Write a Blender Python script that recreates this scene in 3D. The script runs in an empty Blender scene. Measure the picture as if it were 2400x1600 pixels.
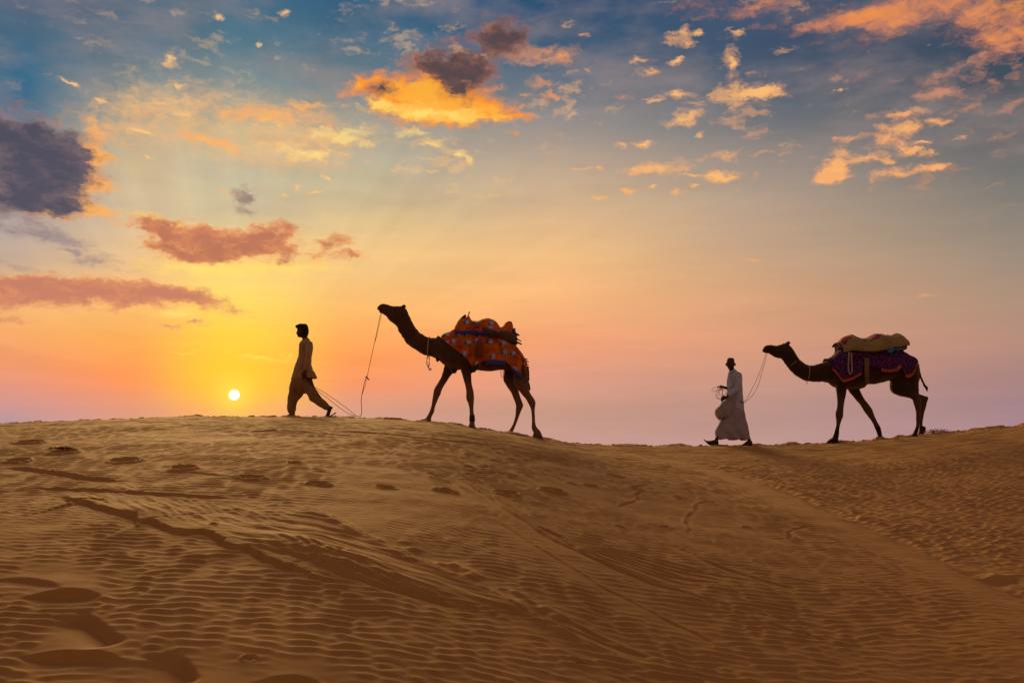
import bpy, math, random
import numpy as np
from mathutils import Vector

random.seed(7)
RNG = np.random.RandomState(11)
SC = bpy.context.scene
COL = SC.collection

# ---------------------------------------------------------------- camera
FPX = 2355.0                     # focal length in photo pixels (2400 wide)
PITCH = math.atan(280 / FPX)     # the true horizon lies low, behind the crest
EYE = Vector((0.0, 0.0, 2.0))
cam_data = bpy.data.cameras.new('camera')
cam_data.sensor_width = 36.0
cam_data.lens = 36.0 * FPX / 2400.0
cam_data.clip_start = 0.05
cam_data.clip_end = 12000
cam = bpy.data.objects.new('camera', cam_data)
cam.location = EYE
cam.rotation_euler = (math.radians(90) + PITCH, 0, 0)
COL.objects.link(cam)
SC.camera = cam


def ray(px, py):
    a = (px - 1200) / FPX
    b = (800 - py) / FPX
    cp, sp = math.cos(PITCH), math.sin(PITCH)
    return Vector((a, cp - b * sp, sp + b * cp))


def azel(px, py):
    d = ray(px, py)
    return math.degrees(math.atan2(d.x, d.y)), math.degrees(math.atan2(d.z, math.hypot(d.x, d.y)))


# ---------------------------------------------------------------- colour management
SC.view_settings.view_transform = 'Standard'
SC.view_settings.look = 'None'
SC.view_settings.gamma = 1.0
SC.view_settings.exposure = 1.0
SC.view_settings.use_curve_mapping = False
SC.cycles.max_bounces = 6
SC.cycles.diffuse_bounces = 3


def lin(c):
    return tuple((v / 255 / 12.92) if v / 255 <= 0.04045 else (((v / 255) + 0.055) / 1.055) ** 2.4 for v in c)


SUN_AZ, SUN_EL = azel(549, 925)

# ---------------------------------------------------------------- sun lamp
sun_d = bpy.data.lights.new('sun', 'SUN')
sun_d.energy = 2.0
sun_d.angle = math.radians(22.0)      # softened by the glowing haze round the disc
sun_d.color = (1.0, 0.61, 0.22)
sun = bpy.data.objects.new('sun', sun_d)
LAMP_EL = 17.0      # raised above the disc to skim the ripples, standing in for its aureole
to_lamp = Vector((math.sin(math.radians(SUN_AZ)) * math.cos(math.radians(LAMP_EL)),
                  math.cos(math.radians(SUN_AZ)) * math.cos(math.radians(LAMP_EL)),
                  math.sin(math.radians(LAMP_EL))))
to_sun = Vector((math.sin(math.radians(SUN_AZ)) * math.cos(math.radians(SUN_EL)),
                 math.cos(math.radians(SUN_AZ)) * math.cos(math.radians(SUN_EL)),
                 math.sin(math.radians(SUN_EL))))
sun.rotation_euler = to_lamp.to_track_quat('Z', 'Y').to_euler()
sun.location = (0, 0, 30)
COL.objects.link(sun)

# ---------------------------------------------------------------- world sky
world = bpy.data.worlds.new('World')
SC.world = world
world.use_nodes = True
world.cycles.sampling_method = 'MANUAL'
world.cycles.sample_map_resolution = 512
WT = world.node_tree
WT.nodes.clear()


class NB:
    """small node builder"""
    def __init__(self, tree):
        self.t = tree

    def n(self, kind, **kw):
        nd = self.t.nodes.new(kind)
        for k, v in kw.items():
            setattr(nd, k, v)
        return nd

    def put(self, sock, v):
        if hasattr(v, 'is_output'):
            self.t.links.new(v, sock)
        elif v is not None:
            sock.default_value = v

    def math(self, op, a, b=None, c=None, clamp=False):
        nd = self.n('ShaderNodeMath', operation=op, use_clamp=clamp)
        for i, v in enumerate((a, b, c)):
            if v is not None:
                self.put(nd.inputs[i], v)
        return nd.outputs[0]

    def vmath(self, op, a, b=None, c=None):
        nd = self.n('ShaderNodeVectorMath', operation=op)
        for i, v in enumerate((a, b, c)):
            if v is not None:
                self.put(nd.inputs[i], v)
        return nd.outputs['Value'] if op in ('LENGTH', 'DOT_PRODUCT', 'DISTANCE') else nd.outputs[0]

    def rng(self, v, a, b, c=0.0, d=1.0, mode='SMOOTHSTEP'):
        nd = self.n('ShaderNodeMapRange', interpolation_type=mode, clamp=True)
        for i, x in enumerate((v, a, b, c, d)):
            self.put(nd.inputs[i], x)
        return nd.outputs[0]

    def mix(self, f, a, b, mode='MIX'):
        nd = self.n('ShaderNodeMix', data_type='RGBA', blend_type=mode)
        self.put(nd.inputs[0], f)
        for i, v in ((6, a), (7, b)):
            if isinstance(v, tuple) and len(v) == 3:
                v = (*v, 1)
            self.put(nd.inputs[i], v)
        return nd.outputs[2]

    def comb(self, x, y, z=0.0):
        nd = self.n('ShaderNodeCombineXYZ')
        for i, v in enumerate((x, y, z)):
            self.put(nd.inputs[i], v)
        return nd.outputs[0]

    def noise(self, vec, scale, detail=5.0, rough=0.55, dist=0.0, dim='3D', col=False):
        nd = self.n('ShaderNodeTexNoise', noise_dimensions=dim)
        if dim == '1D':
            self.put(nd.inputs['W'], vec)
        else:
            self.put(nd.inputs['Vector'], vec)
        nd.inputs['Scale'].default_value = scale
        nd.inputs['Detail'].default_value = detail
        nd.inputs['Roughness'].default_value = rough
        nd.inputs['Distortion'].default_value = dist
        return nd.outputs['Color'] if col else nd.outputs[0]

    def ramp(self, fac, stops, mode='LINEAR'):
        nd = self.n('ShaderNodeValToRGB')
        cr = nd.color_ramp
        cr.interpolation = mode
        stops = sorted(stops)
        while len(cr.elements) < len(stops):
            cr.elements.new(0.5)
        for e, (p, c) in zip(cr.elements, stops):
            e.position = p
        for e, (p, c) in zip(cr.elements, stops):
            e.color = (*c, 1) if len(c) == 3 else c
        self.put(nd.inputs[0], fac)
        return nd.outputs[0]


W = NB(WT)
tc = W.n('ShaderNodeTexCoord').outputs['Generated']
sep = W.n('ShaderNodeSeparateXYZ')
WT.links.new(tc, sep.inputs[0])
X_, Y_, Z_ = sep.outputs
az = W.math('MULTIPLY', W.math('ARCTAN2', X_, Y_), 180 / math.pi)
hyp = W.math('SQRT', W.math('ADD', W.math('MULTIPLY', X_, X_), W.math('MULTIPLY', Y_, Y_)))
el = W.math('MULTIPLY', W.math('ARCTAN2', Z_, hyp), 180 / math.pi)
E0, E1 = -6.0, 90.0
elf = W.rng(el, E0, E1, mode='LINEAR')

ZEN = [(34, (52, 72, 100)), (50, (58, 70, 92)), (90, (62, 68, 88))]
COLS = {
    -40: [(1010, (150, 130, 150)), (930, (190, 140, 145)), (820, (205, 150, 140)), (700, (190, 155, 145)), (520, (130, 140, 155)), (300, (60, 100, 140)), (0, (40, 75, 115))],
    30: [(1040, (170, 142, 158)), (985, (180, 148, 156)), (920, (222, 152, 138)), (850, (246, 156, 112)), (770, (250, 176, 108)), (690, (238, 186, 124)), (610, (200, 174, 152)), (520, (176, 164, 158)), (400, (150, 150, 155)), (250, (48, 108, 140)), (130, (42, 104, 136)), (60, (72, 104, 128)), (0, (76, 100, 126))],
    300: [(1040, (196, 150, 140)), (960, (222, 154, 128)), (890, (252, 148, 92)), (800, (250, 172, 88)), (710, (248, 190, 114)), (610, (236, 194, 142)), (500, (214, 192, 158)), (400, (212, 190, 150)), (300, (190, 176, 146)), (200, (128, 142, 142)), (100, (86, 114, 132)), (0, (76, 104, 126))],
    549: [(1040, (225, 150, 130)), (985, (248, 168, 120)), (950, (254, 174, 92)), (915, (254, 196, 50)), (860, (254, 206, 42)), (780, (255, 212, 72)), (690, (255, 224, 112)), (600, (248, 206, 132)), (500, (214, 198, 156)), (400, (196, 190, 160)), (300, (196, 184, 146)), (200, (132, 146, 146)), (100, (78, 118, 136)), (0, (60, 104, 132))],
    850: [(1040, (204, 160, 150)), (960, (214, 158, 136)), (900, (244, 150, 106)), (830, (254, 158, 90)), (740, (250, 184, 106)), (640, (248, 200, 132)), (560, (240, 202, 142)), (470, (208, 190, 148)), (380, (184, 178, 154)), (300, (168, 166, 150)), (200, (108, 130, 140)), (100, (66, 108, 134)), (0, (40, 96, 130))],
    1300: [(1040, (204, 160, 148)), (960, (206, 158, 138)), (880, (222, 156, 132)), (800, (244, 164, 118)), (700, (250, 184, 124)), (600, (242, 190, 130)), (500, (224, 186, 142)), (400, (198, 172, 146)), (300, (156, 148, 142)), (200, (106, 118, 132)), (100, (52, 90, 120)), (0, (8, 72, 112))],
    1800: [(1040, (200, 158, 148)), (960, (190, 148, 138)), (880, (202, 150, 130)), (800, (218, 156, 126)), (700, (216, 164, 126)), (600, (200, 164, 132)), (500, (188, 162, 138)), (400, (160, 146, 134)), (300, (120, 122, 126)), (200, (82, 96, 114)), (100, (60, 82, 110)), (0, (70, 86, 112))],
    2390: [(1040, (176, 138, 144)), (960, (168, 134, 140)), (880, (176, 136, 132)), (800, (186, 142, 126)), (700, (176, 146, 124)), (600, (160, 142, 126)), (500, (140, 132, 122)), (400, (118, 116, 114)), (300, (92, 98, 104)), (200, (68, 80, 94)), (100, (54, 72, 92)), (0, (58, 72, 92))],
}
GROUND_GLOW = (120, 90, 80)
ANTI = [(-6, (120, 95, 95)), (0, (128, 104, 116)), (5, (188, 142, 118)), (11, (190, 152, 130)), (20, (148, 132, 124)), (34, (90, 94, 112)), (50, (66, 76, 96)), (90, (62, 68, 88))]


def col_ramp(px, rows):
    st = []
    for py, c in rows:
        e = azel(max(px, 0) if px > 0 else 0, py)[1]
        st.append(((e - E0) / (E1 - E0), lin(c)))
    for e, c in ZEN:
        st.append(((e - E0) / (E1 - E0), lin(c)))
    return W.ramp(elf, st)


keys = sorted(COLS)
px_az = {k: azel(k, 800)[0] for k in keys}
px_az[-40] = px_az[30] - 22
cur = None
for i, k in enumerate(keys):
    r = col_ramp(k, COLS[k])
    if cur is None:
        cur = r
    else:
        f = W.rng(az, px_az[keys[i - 1]], px_az[k], mode='SMOOTHSTEP' if k in (549, 850) else 'LINEAR')
        cur = W.mix(f, cur, r)
anti = W.ramp(elf, [((e - E0) / (E1 - E0), lin(c)) for e, c in ANTI])
absaz = W.math('ABSOLUTE', az)
sky = W.mix(W.rng(absaz, 35.0, 110.0), cur, anti)

q = W.comb(az, el, 0.0)
warpc = W.vmath('SUBTRACT', W.noise(W.vmath('MULTIPLY', q, (1.0, 1.5, 1.0)), 0.85, 3.0, 0.6, col=True), (0.5, 0.5, 0.5))
warp2 = W.vmath('SUBTRACT', W.noise(W.vmath('MULTIPLY', q, (1.0, 1.8, 1.0)), 3.2, 3.0, 0.6, col=True), (0.5, 0.5, 0.5))
qw = W.vmath('ADD', q, W.vmath('MULTIPLY', warpc, (1.5, 0.8, 0.0)))
qw = W.vmath('ADD', qw, W.vmath('MULTIPLY', warp2, (0.55, 0.25, 0.0)))
fine = W.noise(W.vmath('MULTIPLY', qw, (1.0, 1.9, 1.0)), 0.95, 9.0, 0.68)      # cloud edge structure
broad = W.noise(W.vmath('MULTIPLY', q, (0.5, 1.2, 1.0)), 0.22, 5.0, 0.6)
fine0 = W.math('SUBTRACT', fine, 0.5)
inner = W.math('SUBTRACT', W.noise(W.vmath('MULTIPLY_ADD', qw, (1.0, 1.9, 1.0), (7.3, 2.1, 4.0)), 0.8, 5.0, 0.6), 0.5)

# crepuscular rays: soft brightness changes around the direction of the sun
dazs = W.math('SUBTRACT', az, SUN_AZ)
dels = W.math('SUBTRACT', el, SUN_EL)
theta = W.math('ARCTAN2', dels, dazs)
rad = W.math('SQRT', W.math('ADD', W.math('MULTIPLY', dazs, dazs), W.math('MULTIPLY', dels, dels)))
rays = W.math('SUBTRACT', W.noise(theta, 4.2, 3.0, 0.55, dim='1D'), 0.5)
raym = W.math('MULTIPLY', W.rng(rad, 3.0, 14.0), W.rng(rad, 40.0, 18.0))
rayv = W.math('MULTIPLY_ADD', W.math('MULTIPLY', rays, raym), 0.32, 1.0)
sky = W.mix(1.0, sky, W.comb(rayv, rayv, rayv), 'MULTIPLY')
# thin high cloud breaking the clear gradient
thin = W.math('MULTIPLY', W.rng(broad, 0.42, 0.72), W.rng(el, 9.0, 17.0))
sky = W.mix(W.math('MULTIPLY', thin, 0.40), sky, lin((176, 150, 140)))


def blobs(items):
    """sum of soft ellipses; items = (px, py, rx, ry, angle, amplitude) in photo pixels"""
    acc = None
    for it in items:
        px, py, rx, ry = it[:4]
        ang = it[4] if len(it) > 4 else 0
        amp = it[5] if len(it) > 5 else 1.0
        a, e = azel(px, py)
        k = math.degrees(1 / FPX)
        mp = W.n('ShaderNodeMapping', vector_type='TEXTURE')
        mp.inputs['Location'].default_value = (a, e, 0)
        mp.inputs['Rotation'].default_value = (0, 0, math.radians(ang))
        mp.inputs['Scale'].default_value = (max(rx, 4) * k * 1.75, max(ry, 4) * k * 1.75, 1)
        WT.links.new(qw, mp.inputs['Vector'])
        g = W.n('ShaderNodeTexGradient', gradient_type='SPHERICAL')
        WT.links.new(mp.outputs[0], g.inputs[0])
        if acc is None:
            acc = W.math('MULTIPLY', g.outputs['Fac'], amp)
        else:
            acc = W.math('MULTIPLY_ADD', g.outputs['Fac'], amp, acc)
    return acc


def cloud(base, items, c_thin, c_thick, lo=0.22, hi=0.62, k=1.3, op=1.0, c_mid=None):
    f = blobs(items)
    gate = W.rng(f, 0.02, 0.16)
    d = W.math('MULTIPLY_ADD', W.math('MULTIPLY', fine0, gate), k * 2.1, f)
    m = W.rng(d, lo - 0.10, hi * 1.35 + 0.34, 0.0, op)
    mid = c_mid or tuple((a + b) / 2 for a, b in zip(c_thin, c_thick))
    colr = W.ramp(W.math('MULTIPLY_ADD', inner, 1.7, W.rng(d, lo - 0.05, hi * 2.6, mode='LINEAR')), [(0.0, lin(c_thin)), (0.45, lin(mid)), (1.0, lin(c_thick))])
    return W.mix(m, base, colr)


S = sky
# orange broken cloud added over the unseen sky as warm fill light
cn = W.noise(W.vmath('MULTIPLY', tc, (1.0, 1.0, 2.2)), 3.0, 5.0, 0.6)
outside = W.math('MAXIMUM', W.rng(el, 27.5, 36.0), W.rng(absaz, 34.0, 48.0))
cover = W.math('MULTIPLY', W.math('MULTIPLY', W.rng(cn, 0.44, 0.60), outside), W.rng(el, 6.0, 14.0))
S = W.mix(W.math('MULTIPLY', cover, 0.42), S, lin((248, 160, 100)))
# broad peach veil, upper left
S = cloud(S, [(300, 270, 120, 70, 30, .8), (430, 240, 120, 40, 10, .7), (620, 290, 190, 55, 0, .8), (520, 350, 170, 40, 0, .7), (760, 330, 110, 45, 0, .8), (1010, 340, 90, 30, -15, .6), (700, 380, 120, 40, 0, .6)],
          (226, 176, 128), (255, 200, 130), lo=.12, hi=1.15, k=1.5, op=.85)
# scattered altocumulus crumbs and streaks
crumbn = W.noise(W.vmath('MULTIPLY_ADD', qw, (1.0, 2.4, 1.0), (31.0, 3.0, 9.0)), 0.62, 9.0, 0.62)
field_ = W.noise(W.vmath('MULTIPLY_ADD', q, (1.0, 1.6, 1.0), (3.0, 11.0, 2.0)), 0.13, 3.0, 0.5)
cm = W.math('MULTIPLY', W.rng(W.math('MULTIPLY_ADD', field_, 0.55, crumbn), 0.86, 1.02), W.math('MULTIPLY', W.rng(el, 11.0, 16.0), W.rng(absaz, 48.0, 34.0)))
S = W.mix(W.math('MULTIPLY', cm, W.rng(az, -12.0, 4.0, 0.30, 0.52)), S, W.ramp(W.rng(az, -27.0, 27.0, mode='LINEAR'), [(0.0, lin((206, 160, 132))), (0.3, lin((255, 204, 134))), (0.6, lin((240, 176, 122))), (1.0, lin((204, 138, 104)))]))
# small puffs, bright side
S = cloud(S, [(1746, 222, 75, 22), (1800, 212, 36, 9), (1715, 148, 20, 34), (1583, 222, 28, 9), (1532, 232, 15, 5), (1501, 145, 30, 6), (1585, 143, 18, 8), (1524, 167, 22, 7),
              (1603, 80, 26, 12), (1642, 80, 14, 8), (1572, 100, 18, 9), (1615, 104, 22, 6), (1725, 77, 18, 7), (1598, 284, 40, 11), (1613, 268, 25, 8), (1641, 316, 12, 7), (1506, 338, 28, 6), (1450, 341, 14, 7),
              (1356, 394, 27, 4), (1404, 394, 8, 7), (1486, 400, 30, 10), (1557, 398, 50, 16), (1628, 411, 18, 4), (1674, 411, 33, 14), (1715, 416, 30, 7), (1702, 368, 26, 12), (1465, 445, 22, 5),
              (1531, 439, 9, 4), (1585, 450, 18, 6), (1404, 464, 14, 6), (1623, 434, 12, 4)],
          (240, 170, 116), (255, 192, 118), lo=.25, hi=.6, k=1.2)
S = cloud(S, [(1975, 375, 32, 28), (1950, 400, 25, 18), (1927, 421, 24, 12), (2047, 371, 30, 9), (2067, 411, 38, 10), (2149, 398, 42, 10), (2207, 394, 15, 6), (2088, 380, 22, 6), (2108, 300, 48, 14),
              (2098, 327, 45, 12), (2123, 352, 38, 13), (2113, 268, 60, 8), (2187, 361, 18, 6), (2205, 285, 22, 8), (1970, 214, 10, 3), (2167, 332, 14, 4), (2000, 325, 26, 6), (1955, 325, 10, 4),
              (1761, 610, 25, 5), (2169, 690, 25, 4, 0, .8), (2250, 325, 16, 5, 0, .6)],
          (240, 160, 112), (255, 186, 112), lo=.25, hi=.65, k=1.2)
S = cloud(S, [(2190, 195, 34, 18, 0, .7), (2190, 224, 50, 11), (2266, 148, 95, 11, 15), (2312, 214, 60, 10, 8, .8), (2363, 250, 35, 10, 15), (2026, 178, 35, 9, 15), (2098, 194, 20, 5), (2290, 180, 80, 22, 10, .5), (1990, 155, 30, 8, 0, .6), (1870, 160, 50, 7, 0, .6)],
          (150, 118, 110), (226, 150, 116), lo=.22, hi=.85, k=1.3, op=.9)
S = cloud(S, [(1766, 22, 42, 14, 12), (1832, 8, 40, 12), (1623, 15, 55, 22, 0, .7), (1700, 20, 60, 20, 0, .5), (1800, 55, 60, 8, 12, .7), (2030, 36, 150, 24), (1960, 50, 90, 12, 6), (2077, 62, 50, 24), (2150, 20, 90, 25), (2350, 25, 100, 45),
              (2363, 85, 75, 38), (2280, 30, 50, 20, 0, .7), (1990, 100, 80, 14, 0, .55), (2340, 120, 70, 20, 0, .6)],
          (140, 100, 100), (250, 150, 76), lo=.2, hi=1.0, k=1.4, op=.95, c_mid=(212, 134, 96))
S = cloud(S, [(2370, 12, 55, 22)], (240, 150, 70), (255, 160, 50), lo=.2, hi=1.0, k=1.0, op=.9)
S = cloud(S, [(1312, 133, 38, 20), (1225, 128, 42, 24), (1266, 194, 30, 14), (1230, 227, 18, 8), (1275, 228, 20, 8), (1300, 222, 10, 10), (1226, 250, 18, 7), (1363, 82, 14, 5), (1381, 163, 7, 4), (1208, 314, 12, 5), (1465, 224, 22, 8, 0, .6), (1184, 309, 14, 5, 0, .7), (1179, 203, 14, 6, 0, .8)],
          (214, 148, 112), (254, 160, 84), lo=.22, hi=.75, k=1.2)
# left field
S = cloud(S, [(509, 35, 14, 6), (665, 31, 14, 7), (612, 104, 8, 9), (400, 138, 14, 18), (155, 191, 20, 5, -25), (421, 203, 12, 5), (383, 243, 28, 7), (238, 236, 16, 8), (330, 308, 26, 5), (340, 365, 11, 5), (435, 272, 25, 8), (470, 226, 13, 4), (1013, 400, 12, 4),
              (766, 420, 14, 6), (731, 451, 20, 5), (698, 441, 8, 8), (669, 457, 8, 5)],
          (238, 176, 120), (255, 214, 140), lo=.25, hi=.6, k=1.1)
S = cloud(S, [(224, 285, 30, 26), (215, 320, 20, 20, 0, .7), (535, 262, 46, 13), (658, 256, 70, 22), (740, 247, 55, 8), (630, 282, 80, 14), (765, 288, 26, 10), (460, 322, 55, 14), (515, 335, 50, 12), (560, 356, 34, 9), (350, 270, 60, 20, 20, .6), (270, 325, 50, 14, 0, .6)],
          (238, 172, 118), (255, 182, 100), lo=.2, hi=.9, k=1.5, op=.95)
S = cloud(S, [(775, 316, 34, 16), (842, 308, 32, 18), (867, 339, 24, 9), (710, 356, 60, 18), (805, 330, 20, 10), (968, 312, 36, 12), (1015, 338, 25, 10), (1080, 364, 32, 8, -25), (640, 290, 40, 8, 0, .7), (240, 372, 18, 14)],
          (246, 196, 128), (255, 232, 140), lo=.22, hi=.75, k=1.4)
# the big glowing cloud, body then dark crown
S = cloud(S, [(842, 200, 42, 16, 25), (925, 228, 62, 34, -15), (1000, 252, 100, 34), (1090, 270, 90, 24), (1150, 256, 64, 18), (1205, 272, 56, 6), (1000, 195, 80, 44, 0), (1080, 205, 70, 40)],
          (232, 140, 84), (255, 176, 60), lo=.15, hi=.6, k=1.3, c_mid=(252, 146, 52))
S = cloud(S, [(980, 262, 100, 18), (1080, 276, 100, 14), (900, 245, 40, 10, -20)],
          (255, 180, 66), (255, 226, 118), lo=.12, hi=.7, k=1.3, op=.9)
S = cloud(S, [(1080, 148, 62, 40), (1075, 200, 42, 34), (1010, 160, 55, 24), (893, 208, 28, 13), (1172, 80, 48, 30), (1185, 105, 45, 24), (1130, 170, 30, 22)],
          (190, 112, 76), (84, 70, 76), lo=.08, hi=.55, k=1.4, c_mid=(126, 84, 76))
# dark cloud at the left edge with a burning rim
S = cloud(S, [(194, 372, 34, 32), (226, 432, 40, 12), (205, 487, 62, 13, -14), (228, 360, 26, 16), (175, 440, 30, 30), (120, 495, 50, 12), (160, 410, 50, 50), (60, 480, 60, 14)],
          (250, 176, 110), (255, 180, 88), lo=.1, hi=.5, k=1.4)
S = cloud(S, [(60, 380, 118, 78), (-40, 390, 150, 100), (122, 415, 66, 54), (40, 318, 80, 22), (112, 470, 60, 24), (90, 300, 14, 14, 0, .6), (-30, 470, 70, 24), (135, 365, 60, 36)],
          (186, 128, 106), (72, 76, 96), lo=.2, hi=.8, k=1.5, c_mid=(112, 98, 106))
S = cloud(S, [(90, 525, 85, 18, -20), (115, 560, 66, 10), (190, 612, 30, 12), (240, 617, 30, 10), (40, 622, 70, 9, -12), (163, 590, 25, 5), (305, 635, 25, 4), (20, 540, 60, 8), (230, 590, 60, 8, -20, .6), (150, 575, 80, 14, -25, .5)],
          (176, 152, 146), (132, 122, 134), lo=.2, hi=.95, k=1.5, op=.8)
# mauve bank above the sun
S = cloud(S, [(450, 628, 100, 18), (560, 634, 100, 18), (700, 624, 90, 14), (420, 735, 70, 12), (350, 512, 60, 12, -10), (420, 530, 40, 10)], (255, 208, 116), (255, 226, 116), lo=.1, hi=.7, k=1.3, op=.9)
S = cloud(S, [(355, 522, 60, 16, -10), (408, 548, 62, 26), (485, 577, 88, 28), (530, 570, 58, 34), (455, 606, 66, 14), (622, 541, 38, 22), (678, 553, 32, 26), (678, 598, 64, 20), (602, 572, 44, 20), (755, 570, 20, 11), (796, 566, 28, 18), (816, 597, 52, 11), (370, 580, 60, 12, -15, .7)],
          (252, 192, 116), (186, 116, 92), lo=.2, hi=.62, k=1.35, c_mid=(222, 142, 96))
S = cloud(S, [(60, 682, 140, 28), (230, 690, 125, 26), (355, 692, 95, 20), (425, 690, 50, 12), (510, 716, 64, 17, -14), (450, 756, 32, 6), (393, 766, 28, 6), (110, 660, 60, 18), (15, 748, 56, 9), (-30, 690, 100, 30), (300, 668, 90, 12, 0, .7)],
          (252, 182, 114), (198, 126, 104), lo=.22, hi=.66, k=1.3, c_mid=(222, 146, 104))
S = cloud(S, [(570, 455, 20, 16), (560, 470, 20, 14), (577, 495, 20, 10), (592, 465, 12, 8)], (176, 152, 130), (132, 118, 116), lo=.2, hi=.8, k=1.5, op=.9)
S = cloud(S, [(528, 456, 15, 8)], (240, 176, 120), (250, 176, 110), lo=.25, hi=.7, k=1.2)
S = cloud(S, [(575, 833, 14, 5), (603, 838, 14, 5), (650, 842, 34, 5), (672, 830, 14, 6), (430, 825, 30, 3), (535, 829, 8, 3), (625, 832, 16, 4), (430, 805, 60, 3, 0, .6)],
          (255, 220, 90), (255, 240, 110), lo=.22, hi=.8, k=1.1, op=.85)

# uneven dust in the low sky
dust = W.noise(W.vmath('MULTIPLY', q, (0.09, 0.8, 1.0)), 1.0, 5.0, 0.6)
dv = W.math('MULTIPLY_ADD', W.math('SUBTRACT', dust, 0.5), 0.22, 1.0)
S = W.mix(1.0, S, W.comb(dv, dv, dv), 'MULTIPLY')
# sun halo and disc
nrm = W.vmath('NORMALIZE', tc)
cosang = W.vmath('DOT_PRODUCT', nrm, tuple(to_sun))
ang = W.math('MULTIPLY', W.math('ARCCOSINE', W.math('MINIMUM', cosang, 0.9999999)), 180 / math.pi)
halo = W.math('POWER', W.rng(ang, 2.1, 0.2, mode='LINEAR'), 2.4)
S = W.mix(W.math('MULTIPLY', halo, 0.95), S, lin((255, 240, 84)))
glow = W.math('POWER', W.rng(ang, 7.5, 0.3, mode='LINEAR'), 2.2)
S = W.mix(W.math('MULTIPLY', glow, 0.42), S, lin((255, 206, 84)))
disc = W.rng(ang, 0.31, 0.19)
S = W.mix(disc, S, (6.0, 5.4, 3.8))

# below the horizon: desert haze
S = W.mix(W.rng(el, 0.0, -2.0), S, lin((110, 76, 56)))

skyt = W.n('ShaderNodeTexSky', sky_type='NISHITA', sun_disc=False)
skyt.sun_elevation = math.radians(SUN_EL)
skyt.sun_rotation = math.radians(SUN_AZ)
skyt.air_density = 1.6
skyt.dust_density = 3.0
TEN = 4.8
tot = W.mix(0.985, skyt.outputs[0], W.vmath('MULTIPLY', S, (TEN / 0.985, TEN / 0.985, TEN / 0.985)))
bg = W.n('ShaderNodeBackground')
bg.inputs['Strength'].default_value = 0.1
WT.links.new(tot, bg.inputs[0])
out = W.n('ShaderNodeOutputWorld')
WT.links.new(bg.outputs[0], out.inputs[0])

# ================================================================ helpers for materials and meshes
def material(name, build):
    m = bpy.data.materials.new(name)
    m.use_nodes = True
    t = m.node_tree
    t.nodes.clear()
    b = NB(t)
    o = b.n('ShaderNodeOutputMaterial')
    p = b.n('ShaderNodeBsdfPrincipled')
    t.links.new(p.outputs[0], o.inputs[0])
    build(b, p)
    return m


def objco(b):
    return b.n('ShaderNodeTexCoord').outputs['Object']


def bump(b, p, h, strength, dist):
    nd = b.n('ShaderNodeBump')
    nd.inputs['Strength'].default_value = strength
    nd.inputs['Distance'].default_value = dist
    b.put(nd.inputs['Height'], h)
    b.t.links.new(nd.outputs[0], p.inputs['Normal'])


def sstep(x, a, b):
    t = np.clip((x - a) / (b - a), 0, 1)
    return t * t * (3 - 2 * t)


# ================================================================ dune terrain
CX_PX = np.array([-1500, -600, 0, 200, 306, 400, 459, 549, 633, 700, 816, 959, 1060, 1122, 1200, 1276, 1378, 1510, 1735, 1888, 2041, 2173, 2296, 2400, 2700, 3600], float)
CX_PY = np.array([1030, 1003, 994, 986, 982, 979, 975.5, 977, 977, 977, 979, 985, 994, 1003, 1016, 1029, 1042, 1045, 1044, 1041, 1031, 1018, 1007, 995, 985, 990], float)
CD_PX = np.array([-1500, 0, 1250, 1650, 1900, 2400, 3600], float)
CD_Y = np.array([18.6, 18.0, 18.0, 19.0, 20.0, 20.0, 20.6], float)
_pp = np.linspace(-1500, 3600, 900)
_yy = np.interp(_pp, CD_PX, CD_Y)
_cc = np.interp(_pp, CX_PX, CX_PY)
_k = np.exp(-np.linspace(-2.2, 2.2, 13) ** 2)
_k /= _k.sum()
_cc = np.convolve(np.pad(_cc, 6, mode='edge'), _k, mode='valid')
_yy = np.convolve(np.pad(_yy, 6, mode='edge'), _k, mode='valid')
_cx, _cz = [], []
for a_, b_, y_ in zip(_pp, _cc, _yy):
    d_ = ray(a_, b_)
    s_ = y_ / d_.y
    _cx.append(d_.x * s_)
    _cz.append(EYE.z + d_.z * s_)
_cx, _cz = np.array(_cx), np.array(_cz)


def crest_y(x):
    return np.interp(x, _cx, _yy)


def crest_z(x):
    return np.interp(x, _cx, _cz)


# valley line where the left dune meets the slope behind it (world x by y)
VY = np.array([-10, 3.0, 8.0, 11.0, 13.2, 15.0, 17.0, 18.6, 20.0])
VX = np.array([6.5, 5.0, 4.12, 3.72, 3.5, 3.15, 2.45, 1.2, 0.2])


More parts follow.
